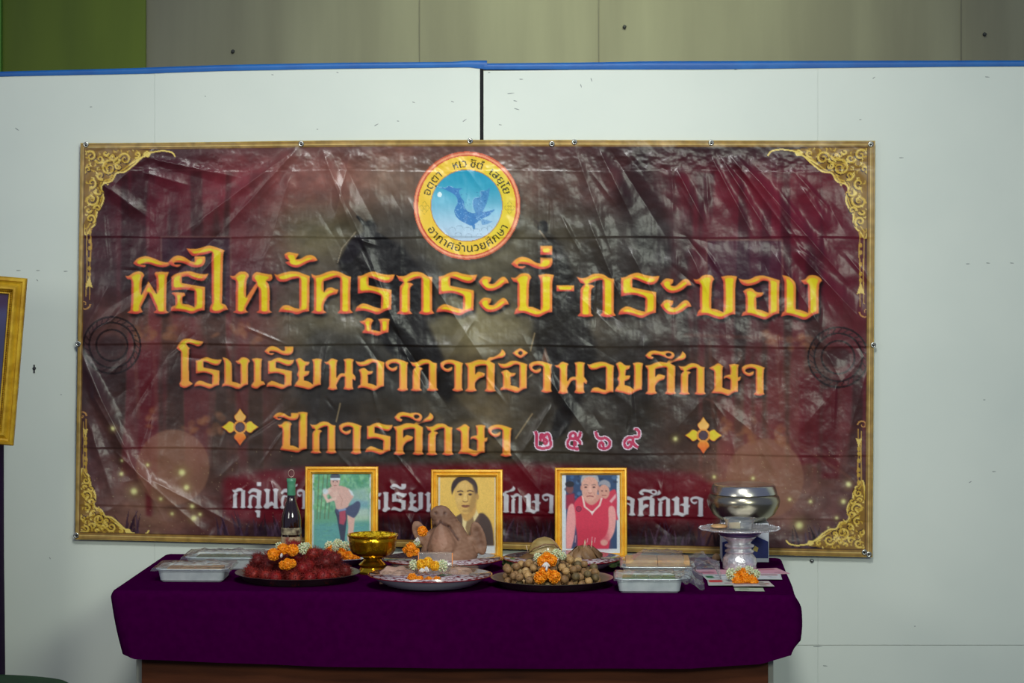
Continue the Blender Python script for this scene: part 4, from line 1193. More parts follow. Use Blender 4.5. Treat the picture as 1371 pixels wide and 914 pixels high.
a.ell(37.5, 20, 1, .7, (90, 50, 46), .9); a.ell(42.8, 20, 1, .7, (90, 50, 46), .9); a.line([(38, 25), (42, 25)], .9, (170, 80, 76), .9); a.line([(40.3, 20), (40.6, 22.8)], .6, SKd, .9)
a.poly([(12, 9), (86, 9), (86, 117), (12, 117)], (150, 210, 216), .16)
soften(a)
table_frame(408, 506, 624.5, 749, 7.79, .10, a, 'gold frame with a colour picture of a kneeling man wearing a white headband', (12, 86, 8, 117))

# portrait 2: sepia half-length of a man in a dark suit
b = Art(8, 8, 89, 118, 4, (206, 200, 176))
b.poly([(12, 9), (85, 9), (85, 101), (12, 101)], (226, 186, 92)); b.poly([(12, 101), (85, 101), (85, 118), (12, 118)], (206, 212, 216))
b.a *= (.97 + .06 * noise2(b.h, b.w, 6, 6, 4, 3))[..., None]
FA, FD, FL_ = (212, 172, 96), (138, 104, 62), (230, 194, 118)
b.poly(outline('20,101! 22,78 32,64 44,58 54,66 66,58 76,64 82,78 84,101!')[0], (94, 72, 60), 1, .6)
b.poly(outline('66,60 77,66 82,80 84,101! 62,101!')[0], (72, 56, 52), .9, 1.2)
b.poly([(42, 58), (60, 52), (64, 60), (54, 76), (48, 90), (42, 74)], (226, 206, 150), 1, .5)
b.poly([(49, 64), (56, 62), (58, 70), (54, 80), (50, 90), (46, 78)], (120, 92, 62), .8, .5)
b.poly(outline('39,48 58,44 60,56 53,66 45,68 40,58')[0], (196, 152, 84), 1, .7)
b.poly(outline('31,26 33,18 42,13 52,13 60,19 62,28 61,40 57,50 50,58 44,59 37,54 33,44')[0], FA, 1, .4)
b.poly(outline('58,22 62,30 61,42 57,52 51,58 50,50 54,36')[0], FD, .55, 1.4)
b.poly(outline('28,34! 27,24 30,15 38,9 48,9 57,13 62,22 62,34! 58,22 52,17 46,14 38,17 33,23 30,28')[0], (54, 40, 42), 1, .4)
b.poly([(46, 12), (58, 14), (62, 26), (60, 34), (55, 20)], (70, 54, 50), .8, .8)
b.line([(35, 29.5), (40, 28.3), (43, 29.3)], 1.5, (74, 52, 44), .95, .2); b.line([(48, 29), (52, 27.8), (57, 29.3)], 1.5, (74, 52, 44), .95, .2)
for x in (39.3, 52.3): b.ell(x, 33, 2.9, 1.5, (90, 62, 48), .8, .3); b.ell(x, 33.3, 1.1, 1.0, (40, 28, 30), 1, .2)
b.poly([(44.5, 31), (47.5, 31), (49, 42), (42.5, 42)], FL_, .8, .6); b.line([(42.3, 41.6), (44, 43), (47.6, 43), (49.6, 41.6)], 1.0, (110, 76, 50), .9, .2); b.line([(48.5, 33), (49.8, 41)], 1, FD, .6, .5)
b.poly(outline('40.5,48.2 44,47 46,47.6 48,47 52,48.2 48,50.6 44,50.6')[0], (140, 84, 60), .95, .2); b.line([(41, 48.4), (51.5, 48.4)], .6, (84, 50, 44), .9)
b.ell(46, 55, 4, 1.6, FD, .4, .8); b.ell(37, 40, 3.5, 4, FL_, .6, 1.5); b.ell(62.3, 36, 1.6, 4, (180, 136, 76), .9, .4); b.ell(43, 22, 7, 4, FL_, .5, 2)
soften(b)
table_frame(577, 673, 628.5, 749, 7.79, .10, b, 'gold frame with a sepia portrait of a man in a dark suit', (12, 85, 9, 118))

# portrait 3: elder in a red sleeveless top
c = Art(9, 9, 89, 119, 4, (204, 214, 222))
c.poly([(15, 10), (83, 10), (83, 108), (15, 108)], (40, 66, 104))
rs = random.Random(8)
for _ in range(60): c.ell(rs.uniform(16, 82), rs.uniform(11, 40), rs.uniform(1, 4), rs.uniform(1, 3), rs.choice([(30, 50, 84), (70, 110, 160), (90, 130, 170), (24, 34, 60)]), .6, .6)
c.poly(outline('60,40 70,34 82,30 83,60 83,70 60,60')[0], (196, 50, 76), 1, .5); c.poly([(62, 42), (72, 46), (82, 34), (82, 40), (72, 52)], (226, 190, 190), .8, .5)
c.ell(66, 32, 7.5, 10, (206, 150, 132), 1, .4); c.poly(outline('58,26 60,19 67,16 74,20 74,27 68,23 61,23')[0], (150, 150, 160), 1, .4)
c.ell(63.4, 31, 1.3, .8, (90, 50, 48), .9, .2); c.ell(69, 31, 1.3, .8, (90, 50, 48), .9, .2); c.line([(63, 37), (69, 37)], 1, (150, 70, 70), .9); c.line([(60, 36), (58, 44)], 1.4, (226, 220, 224), .8)
c.ell(20, 28, 5, 7, (120, 70, 70), 1, .8); c.poly([(15, 36), (26, 34), (28, 50), (15, 56)], (150, 30, 60), 1, 1); c.ell(20, 22, 6, 4, (30, 28, 40), 1, .6)
c.poly(outline('25,50 31,40 42,36 56,38 68,42 78,50 80,66 76,74 74,96 72,108! 30,108! 30,92 27,74 24,62')[0], (204, 48, 76), 1, .5)
c.poly(outline('17,56 22,48 26,52 28,72 26,92 22,108! 15,108! 15,80')[0], (226, 150, 150), 1, .5)
c.poly(outline('72,54 79,52 82,66 80,84 74,96 66,102 60,98 68,90 72,76')[0], (226, 154, 150), 1, .5)
c.poly([(30, 82), (70, 80), (74, 108), (28, 108)], (190, 38, 66), .6, 3)
c.poly(outline('40,44 50,50 60,42 60,36 42,36')[0], (206, 146, 130), 1, .5)
c.line([(37, 37), (40, 52), (50, 60), (60, 50), (63, 40)], 2.6, (232, 208, 196), .95, .3); c.poly([(47, 58), (53, 58), (50, 64)], (236, 220, 214), .9, .3)
c.ring(32, 55, 3.2, 1.2, (90, 30, 60), .9); c.ell(32, 55, 2, 2, (150, 40, 70), .9)
for x, l in ((49, 8), (43, 6), (53, 7), (27, 10)): c.line([(x, 100), (x + 1, 100 - l)], 1.1, (226, 190, 190), .7)
c.ell(66, 100, 5, 4, (214, 150, 140), 1, .6)
c.poly(outline('36,28 36,18 41,12 47,10 54,12 58,18 58,28 56,38 51,44 46,45 41,43 37,37')[0], (214, 160, 142), 1, .4)
c.poly(outline('34.5,22! 36,12 42,7 50,6 57,10 60,20! 57,18 54,14 47,12 40,14 37,18')[0], (168, 168, 172), 1, .4)
c.line([(38.5, 23.3), (41, 22.4), (44.5, 23.3)], 1, (120, 96, 92), .9); c.line([(49.5, 23.3), (53, 22.4), (55.5, 23.3)], 1, (120, 96, 92), .9)
for x in (41.5, 52.5): c.ell(x, 26, 2.2, 1.0, (110, 60, 56), .8, .2); c.ell(x, 26.1, .9, .8, (40, 26, 30), 1, .2)
c.poly([(46, 24), (48.5, 24), (50, 33), (44.5, 33)], (228, 178, 160), .8, .5); c.line([(44.5, 33), (46, 34), (48.6, 34), (50, 33)], .8, (160, 90, 80), .9); c.line([(42.5, 38.5), (47, 37.7), (52, 38.5)], 1.3, (150, 74, 72), .95, .2)
c.line([(42.5, 33), (41.5, 37)], .6, (176, 116, 104), .8); c.line([(52.4, 33), (53.6, 37)], .6, (176, 116, 104), .8); c.ell(35.6, 27, 1.4, 3.4, (200, 140, 124), 1, .3); c.ell(58.8, 27, 1.4, 3.4, (200, 140, 124), 1, .3)
soften(c)
table_frame(743, 839.5, 626, 748.5, 7.80, .10, c, 'gold frame with a colour picture of a grey-haired man in a red vest', (15, 83, 10, 108))

# ---------------------------------------------------------------- bottle
bx, by = X(390, 7.76), 7.76
bt = empty('bottle', (bx, by, TOP), .2, 'tall dark glass bottle with a green neck seal beside the headband portrait', 'bottle')
M_glass = mat('dark_bottle_glass', rgb(34, 16, 12), 0.08, spec=.8, coat=.5)
M_grn = mat('green_foil', rgb(90, 160, 124), 0.35, col2=rgb(70, 136, 104), scale=60, bump=.3)
MB().lathe([(.0, 0), (.026, 0), (.029, .003), (.029, .12), (.027, .135), (.020, .158), (.0135, .178), (.0115, .19), (.0112, .232), (.013, .233), (.013, .240), (.0, .240)], 32).build('glass_body', M_glass, bt, auto=50)
MB().lathe([(.0118, .192), (.0124, .194), (.0122, .228), (.0136, .232), (.0136, .2405), (.0, .2415)], 24).build('neck_seal', M_grn, bt)
MB().lathe([(.0293, .03), (.0297, .032), (.0297, .072), (.0293, .074)], 32).build('paper_label', mat('bottle_label', rgb(120, 26, 26), .6, col2=rgb(190, 170, 130), scale=50), bt)
MB().lathe([(.0293, .080), (.0296, .082), (.0296, .098), (.0293, .10)], 32).build('round_seal_label', mat('cream_label', rgb(190, 176, 140), .6, col2=rgb(60, 40, 30), scale=60), bt)
MB().tube([(0 + .0085 * math.cos(t), 0, .2555 + .0105 * math.sin(t)) for t in [i / 16 * math.tau - 1.6 for i in range(17)]], .0009, 6).tube([(0, 0, .240), (0, 0, .2455)], .001, 6).build('wire_loop', mat('pale_wire', rgb(206, 170, 156), .4, .4), bt)
MB().box(-.036, -.030, -.010, .004, .0, .052).build('blue_strip', mat('blue_paper_strip', rgb(60, 130, 160), .6), bt, smooth=False)

# ---------------------------------------------------------------- flowers
M_mar = mat('marigold_orange', rgb(246, 140, 8), 0.6, col2=rgb(252, 170, 18), scale=120, sss=.15)
M_mar2 = mat('marigold_yellow', rgb(246, 176, 16), 0.6, col2=rgb(252, 204, 50), scale=120, sss=.15)
M_jas = mat('jasmine_white', rgb(226, 228, 196), 0.55, col2=rgb(206, 212, 160), scale=90, sss=.2)
M_bud = mat('bud_white', rgb(238, 226, 216), 0.5, sss=.2)
M_rib = mat('red_ribbon', rgb(130, 20, 34), .5)


def fib(n):
    for i in range(n):
        z = 1 - 2 * (i + .5) / n; r = math.sqrt(1 - z * z); t = i * 2.39996
        yield Vector((r * math.cos(t), r * math.sin(t), z))


def marigold_mesh(seed):
    rs = random.Random(seed); m = MB(); m.ball((0, 0, 0), .78, 2)
    for k, d in enumerate(fib(150)):
        d = (d + Vector((rs.gauss(0, .07), rs.gauss(0, .07), rs.gauss(0, .07)))).normalized()
        a = d.cross(Vector((rs.gauss(0, 1), rs.gauss(0, 1), rs.gauss(0, 1)))).normalized(); b = d.cross(a)
        R = rs.uniform(.88, 1.04); w = rs.uniform(.13, .2)
        m.add([d * .7 - a * w * .5, d * .7 + a * w * .5, d * R + a * w + b * .08, d * (R + .03) + b * .12, d * R - a * w + b * .02], [(0, 1, 2, 3, 4)])
    return mesh('marigold', m.V, m.F, False)


def jasmine_mesh(seed):
    rs = random.Random(seed); m = MB(); m.ball((0, 0, 0), .55, 1)
    for d in fib(46):
        d = (d + Vector((rs.gauss(0, .1), rs.gauss(0, .1), rs.gauss(0, .1)))).normalized()
        q = d.to_track_quat('Z', 'Y').to_matrix().to_4x4()
        m.ball((0, 0, 0), 1, 1, (.15, .15, .26), Matrix.Translation(d * rs.uniform(.66, .8)) @ q)
    return mesh('jasmine_cluster', m.V, m.F)


MAR = []
for s_ in (1, 2):
    me = marigold_mesh(s_); me.materials.append(M_mar); MAR.append(me)
MARY = marigold_mesh(3); MARY.materials.append(M_mar2)
JAS = jasmine_mesh(1); JAS.materials.append(M_jas)
bd = MB()
for k in range(5):
    a = (k - 2) * .34
    bd.ball((0, 0, 0), 1, 1, (.16, .16, .55), Matrix.Rotation(a, 4, 'Y') @ Matrix.Translation((0, 0, -.5)))
BUD = mesh('bud_tassel', bd.V, bd.F); BUD.materials.append(M_bud)


def garland(y, items, label, base):
    """items: (kind, px, py, radius in px, depth offset, squash)."""
    sc = F / y
    p0 = P(base[0], base[1], y)
    root = empty('flower_garland', p0, 0, label, 'flower garland', 'marigold and jasmine garlands')
    for k, it in enumerate(items):
        kind, px_, py_, r = it[:4]
        dy = it[4] if len(it) > 4 else 0
        sq = it[5] if len(it) > 5 else 1.0
        me, nm = {'m': (MAR[k % 2], 'marigold'), 'y': (MARY, 'marigold'), 'j': (JAS, 'jasmine_cluster'), 'b': (BUD, 'bud_tassel')}[kind]
        p = P(px_, py_, y + dy) - p0
        o = link(nm, me, None, root, p, (k * 1.3 if kind in 'my' else 0, k * .7 if kind in 'my' else 0, k * .9))
        s_ = r / sc
        o.scale = (s_, s_, s_ * sq)
    return root


# ---------------------------------------------------------------- trays, plates, bowls
M_alu = mat('aluminium', rgb(222, 230, 228), 0.45, 0.35, col2=rgb(200, 210, 210), scale=30, bump=.08, bscale=80)
M_tray = mat('dark_steel_tray', rgb(150, 144, 132), 0.30, 0.85, col2=rgb(116, 110, 102), scale=12)
M_film = film_mat('clinging_plastic_film', (.97, .985, .98, 1), .07, 70, .12, .22)
M_film2 = film_mat('thin_plastic_film', (.98, .98, .98, 1), .03, 120, .12, .14)


def rrect(w, d, r, n=7):
    pts = []
    for cx_, cy_, a0 in ((w / 2 - r, -d / 2 + r, -math.pi / 2), (w / 2 - r, d / 2 - r, 0), (-w / 2 + r, d / 2 - r, math.pi / 2), (-w / 2 + r, -d / 2 + r, math.pi)):
        for i in range(n + 1):
            a = a0 + math.pi / 2 * i / n
            pts.append((cx_ + r * math.cos(a), cy_ + r * math.sin(a)))
    return pts


def loft(rings):
    n = len(rings[0]); V = [p for r in rings for p in r]
    Fc = [(k * n + i, k * n + (i + 1) % n, (k + 1) * n + (i + 1) % n, (k + 1) * n + i) for k in range(len(rings) - 1) for i in range(n)]
    return V, Fc


def alu_tray(x, y, w, d, h, rz, label):
    root = empty('aluminium_tray', (x, y, TOP), rz, label, 'tray', 'aluminium trays of dessert')
    R = []
    for g, z in ((-.020, .0), (-.014, .0), (-.011, .003), (-.004, h - .002), (.0, h), (.004, h + .0006), (.0045, h - .0012), (.0015, h - .002), (-.0025, h - .003), (-.0085, .0045), (-.012, .0022), (-.02, .002)):
        R.append([(p[0], p[1], z) for p in rrect(w + 2 * g - .009, d + 2 * g - .009, max(.006, .022 + g))])
    V, Fc = loft(R); n = len(R[0])
    Fc += [tuple(reversed(range(n))), tuple((len(R) - 1) * n + i for i in range(n))]
    MB().add(V, Fc).build('tray_body', M_alu, root, auto=40)
    return root


def dessert(x, y, w, d, z0, z1, rz, m, label, cuts=(4, 3), grp='desserts in the aluminium trays'):
    root = empty('tray_dessert', (x, y, TOP + z0), rz, label, 'dessert', grp)
    cw, cd = w / cuts[0], d / cuts[1]
    rs = random.Random(int(x * 1000))
    for i in range(cuts[0]):
        for j in range(cuts[1]):
            x0, y0 = -w / 2 + i * cw, -d / 2 + j * cd
            dz = rs.uniform(-.001, .001)
            MB().box(x0 + .0005, x0 + cw - .0005, y0 + .0005, y0 + cd - .0005, 0, z1 - z0 + dz).build('dessert_piece', m, root, bevel=.0015, auto=40)
    return root


def film_cover(x, y, w, d, z0, zr, top, rz, label, seed, tail=0, m=None):
    """Loose film drawn over a tray: a crumpled lid with a bunched end (tail) on the right."""
    rs = np.random.RandomState(seed); nx, ny = 70, 46
    U, V_ = np.meshgrid(np.linspace(-1, 1, nx), np.linspace(-1, 1, ny))
    Wx, Wy = w / 2 + .007, d / 2 + .007
    xx_ = U * (Wx + .004 + tail * (U > 0) * smooth(U, .55, 1)); yy_ = V_ * (Wy + .004)
    e = np.maximum(np.abs(U), np.abs(V_))
    nz = noise2(ny, nx, 8, 6, seed, 3) - .5; n2 = noise2(ny, nx, 22, 4, seed + 1, 2) - .5
    zz = zr + (top - zr) * (1 - smooth(e, .35, .93)) + (nz * .012 + n2 * .006)
    zz = np.where(e > .93, zr + .003 - (zr - z0) * .22 * smooth(e, .95, 1.0) + nz * .004, np.maximum(zz, zr + .003))
    if tail: zz = np.where(U > .55, zr * .9 + (nz * .05 + n2 * .03) * smooth(U, .55, .8) - (zr - z0) * .5 * smooth(U, .8, 1) + .004, zz)
    zz = np.maximum(zz, .0015)
    me = grid_mesh('plastic_film', np.stack([xx_, yy_, zz], -1).reshape(-1, 3), nx, ny)
    o = link('plastic_film', me, m or M_film, None, (x, y, TOP), (0, 0, rz))
    return tag(o, label, 'plastic film', 'plastic film over the trays')


M_tan = mat('tan_custard', rgb(206, 168, 116), .5, col2=rgb(190, 146, 96), scale=60, sss=.2)
M_grnd = mat('green_custard', rgb(112, 150, 62), .5, col2=rgb(96, 134, 52), scale=50, sss=.2)
M_grnd2 = mat('pale_green_custard', rgb(104, 132, 96), .5, col2=rgb(90, 118, 82), scale=50)
r2 = -.03
# left pair
ya = 7.385; xa = X(261, ya)
alu_tray(xa, ya, .198, .16, .036, r2, 'aluminium tray of tan dessert nearest the cloth\'s front corner, beside the rambutans')
dessert(xa, ya, .152, .115, .005, .031, r2, M_tan, 'tan dessert blocks in the front tray beside the rambutans')
film_cover(xa, ya, .196, .158, 0, .038, .047, r2, 'clear crumpled film over the tan dessert beside the rambutans', 5, 0)
yb = 7.64; xb = X(300, yb)
alu_tray(xb, yb, .205, .16, .036, r2, 'aluminium tray of green dessert behind the tan one, left of the bottle')
dessert(xb, yb, .158, .115, .005, .031, r2, M_grnd2, 'dull green dessert in the tray at the back, near the bottle')
film_cover(xb, yb, .203, .158, 0, .038, .050, r2, 'cloudy film over the back tray near the bottle', 9, 0)
# right pair
yc = 7.165; xc = X(869, yc)
alu_tray(xc, yc, .186, .15, .038, r2, 'aluminium tray of bright green dessert at the front edge of the cloth')
dessert(xc, yc, .142, .106, .005, .034, r2, M_grnd, 'bright green dessert in the front tray beside the small round fruits')
film_cover(xc + .01, yc, .188, .148, 0, .040, .050, r2, 'clear film with a bunched end over the bright green dessert', 13, .03)
yd = 7.41; xd = X(880, yd)
alu_tray(xd, yd, .205, .15, .038, r2, 'aluminium tray of pale tan dessert behind the bright green one')
dessert(xd, yd, .176, .124, .0385, .0555, r2, M_tan, 'pale tan dessert piled above the rim of the back tray', (2, 1))
dessert(xd, yd, .158, .106, .005, .038, r2, M_tan, 'lower layer of pale tan dessert inside the back tray', (1, 1))
film_cover(xd + .01, yd, .204, .150, 0, .045, .074, r2, 'bulky clear film heaped over the pale tan dessert', 17, .05)


def round_tray(px_, y, r, label, rimh=.022):
    root = empty('round_metal_tray', (X(px_, y), y, TOP), 0, label, 'tray', 'round metal fruit trays')
    MB().lathe([(0, .0), (r * .80, .0), (r * .84, .002), (r * .93, rimh * .8), (r * .985, rimh - .001), (r, rimh), (r * 1.002, rimh + .0012), (r * .985, rimh + .0012), (r * .93, rimh * .9), (r * .83, .0045), (r * .79, .0022), (0, .0022)], 72).build('tray_body', M_tray, root, auto=40)
    return root


def pebble_mat(name, base, c2, scale, lo=.5, hi=.54):
    m = mat(name, base, .25, col2=c2, scale=scale, coat=.6, detail=2)
    for n in m.node_tree.nodes:
        if n.type == 'VALTORGB': n.color_ramp.elements[0].position = lo; n.color_ramp.elements[1].position = hi
    return m


M_en_w = mat('white_enamel', rgb(214, 218, 222), .22, coat=.5)
M_en_p = pebble_mat('red_speckled_enamel_rim', rgb(210, 196, 200), rgb(118, 20, 34), 60)
M_en_r = mat('red_enamel_lip', rgb(134, 20, 30), .25, coat=.5)


def enamel_plate(px_, y, r, label, h=.033):
    root = empty('enamel_plate', (X(px_, y), y, TOP), 0, label, 'plate', 'white enamel plates')
    MB().lathe([(0, .0), (r * .55, .0), (r * .60, .001), (r * .72, .007), (r * .90, .024), (r * .985, h - .001), (r * .985, h), (r * .885, h - .007), (r * .71, .010), (r * .60, .004), (0, .0035)], 80).build('plate_body', M_en_w, root, auto=50)
    MB().lathe([(r * .62, .0062), (r * .71, .0115), (r * .885, h - .0055), (r * .975, h + .0012)], 80).build('patterned_rim', M_en_p, root)
    MB().lathe([(r * .975, h), (r, h + .001), (r * 1.006, h + .0005), (r * 1.002, h - .0015), (r * .985, h - .002)], 80).build('lip', M_en_r, root)
    return root


# ---------------------------------------------------------------- rambutans
def rambutan_mesh(seed):
    rs = random.Random(seed); m = MB(); R = .0165
    m.ball((0, 0, 0), R, 2, (1, 1, 1.14))
    for d in fib(175):
        d = (d + Vector((rs.gauss(0, .08), rs.gauss(0, .08), rs.gauss(0, .08)))).normalized()
        a = d.cross(Vector((0, .2, 1))).normalized(); b = d.cross(a)
        s0 = Vector((d.x * R, d.y * R, d.z * R * 1.14)) * .97
        k1 = a * rs.gauss(0, .0022) + b * rs.gauss(0, .0022); k2 = k1 * 2.4 + a * rs.gauss(0, .0014)
        L_ = rs.uniform(.0062, .0112); w = .0008
        V = []
        for t, ww, kk in ((0, w, Vector()), (.55, w * .7, k1)):
            for j in range(3):
                an = j * 2.094
                V.append(s0 + d * L_ * t + kk + (a * math.cos(an) + b * math.sin(an)) * ww)
        V.append(s0 + d * L_ + k2)
        m.add(V, [(0, 1, 4, 3), (1, 2, 5, 4), (2, 0, 3, 5), (3, 4, 6), (4, 5, 6), (5, 3, 6)])
    return mesh('rambutan', m.V, m.F)


M_ram = [mat('rambutan_dark_red', rgb(122, 20, 12), .6, col2=rgb(92, 12, 10), scale=140), mat('rambutan_red', rgb(152, 34, 18), .6, col2=rgb(112, 18, 12), scale=140),
         mat('rambutan_crimson', rgb(128, 12, 20), .55, col2=rgb(146, 24, 16), scale=100)]
RAM = []
for k in range(3):
    me = rambutan_mesh(k + 20); me.materials.append(M_ram[k]); RAM.append(me)
ry, rr = 7.36, .171
rx = X(398.5, ry)
round_tray(398.5, ry, rr, 'round dark metal tray heaped with red rambutans')


def heap(cx_, cy_, n, r, R, k, rs, floor):
    """Drops n balls of radius r one by one into a mound; each takes the lowest of many random spots."""
    out = []
    for _ in range(n):
        best = None
        for _c in range(70):
            a, q = rs.uniform(0, math.tau), R * math.sqrt(rs.random())
            x, y = q * math.cos(a), q * math.sin(a); z = floor + r
            for X_, Y_, Z_ in out:
                d2 = (x - X_) ** 2 + (y - Y_) ** 2
                if d2 < 4 * r * r: z = max(z, Z_ + math.sqrt(4 * r * r - d2))
            c_ = z + k * q
            if best is None or c_ < best[0]: best = (c_, x, y, z)
        out.append(best[1:])
    return [(cx_ + x, cy_ + y, TOP + z) for x, y, z in out]


rs = random.Random(2)
for x, y, z in heap(rx, ry, 58, .0192, .138, .50, rs, .0035):
    o = link('rambutan', RAM[rs.randrange(3)], None, None, (x, y, z), (rs.uniform(0, 6), rs.uniform(0, 6), rs.uniform(0, 6)))
    s_ = rs.uniform(.94, 1.06); o.scale = (s_, s_, s_)
    tag(o, 'hairy red rambutan in the heap on the round tray', 'fruit', 'rambutans heaped on the round tray')

garland(7.255, [('m', 366, 742, 8.5), ('m', 379, 735, 8), ('m', 392, 736, 8.5), ('j', 374, 731, 6.5, .02), ('j', 405, 734, 8, .01, 1.1), ('b', 377, 740, 7, -.02), ('m', 385, 755, 8, -.035, .9), ('m', 379, 756, 6, -.03), ('m', 391, 754, 6, -.03), ('j', 411, 730, 5, .03)],
        'orange and white garland lying on top of the rambutans', (385, 762))

# ---------------------------------------------------------------- small dish with a garland, behind the gold bowl
dy_ = 7.70
root = empty('small_enamel_dish', (X(459, dy_), dy_, TOP), 0, 'small grey-white dish holding a garland behind the rambutan tray', 'dish')
MB().lathe([(0, 0), (.04, 0), (.05, .004), (.070, .020), (.073, .021), (.070, .022), (.048, .007), (0, .005)], 48).build('dish_body', M_en_w, root, auto=50)
garland(7.68, [('j', 441, 731, 8, .02), ('j', 452, 727, 7, .03), ('j', 462, 731, 7.5, .02), ('m', 444, 738, 8), ('m', 456, 742, 9), ('m', 468, 745, 8), ('m', 476, 748, 7), ('j', 449, 733, 6, -.02), ('m', 461, 750, 6)],
        'marigold garland in the small dish in front of the headband portrait', (458, 752))

# ---------------------------------------------------------------- gold pedestal bowl
M_au = mat('polished_gold', rgb(214, 164, 26), .22, .9, col2=rgb(176, 124, 12), scale=60, bump=.35, bscale=170)
M_au2 = mat('smooth_gold', rgb(226, 178, 40), .15, .95)
gy_ = 7.50; gx_ = X(499, gy_)
root = empty('gold_pedestal_bowl', (gx_, gy_, TOP), 0, 'shiny gold footed bowl filled with yellow petals', 'bowl')
MB().lathe([(0, 0), (.041, 0), (.043, .003), (.042, .008), (.036, .014), (.034, .018), (.0385, .022), (.039, .026), (.033, .031), (.026, .036), (.024, .041), (.028, .045)], 56).build('foot', M_au2, root, auto=50)
MB().lathe([(.024, .045), (.040, .049), (.056, .056), (.063, .066), (.064, .072), (.0665, .090), (.068, .105)], 72, wave=lambda k, a: .006 * math.cos(a * 24) * (1 if k in (2, 3, 4) else .3)).build('bowl', M_au, root)
MB().lathe([(.067, .104), (.0715, .106), (.072, .109), (.069, .1105), (.066, .109), (.062, .098), (0, .096)], 72).build('rim', M_au2, root, auto=50)
pt = MB(); rs = random.Random(6)
for _ in range(260):
    a = rs.uniform(0, math.tau); q = .058 * math.sqrt(rs.random())
    M4 = Matrix.Translation((q * math.cos(a), q * math.sin(a), .104 + rs.uniform(0, .008) * (1.2 - q / .06))) @ Matrix.Rotation(rs.uniform(0, 6), 4, Vector((rs.random(), rs.random(), rs.random() + .1)))
    pt.add([(-.006, -.003, 0), (0, -.0045, .001), (.006, -.002, 0), (.006, .003, .0012), (0, .0045, 0), (-.005, .003, .001)], [(0, 1, 2, 3, 4, 5)], M4)
o = pt.build('yellow_petals', mat('yellow_petals', rgb(236, 206, 30), .6, col2=rgb(206, 170, 16), scale=90), None, (gx_, gy_, TOP), smooth=False)
tag(o, 'loose yellow petals filling the gold footed bowl', 'petals', kind='stuff')

# ---------------------------------------------------------------- enamel plates
enamel_plate(592, 7.575, .168, 'enamel plate with red-patterned rim under the pig head')
enamel_plate(576, 7.232, .167, 'enamel plate of wrapped food at the front, red-rimmed')
enamel_plate(753, 7.590, .168, 'enamel plate under the two leaf-wrapped bundles, dark rim')

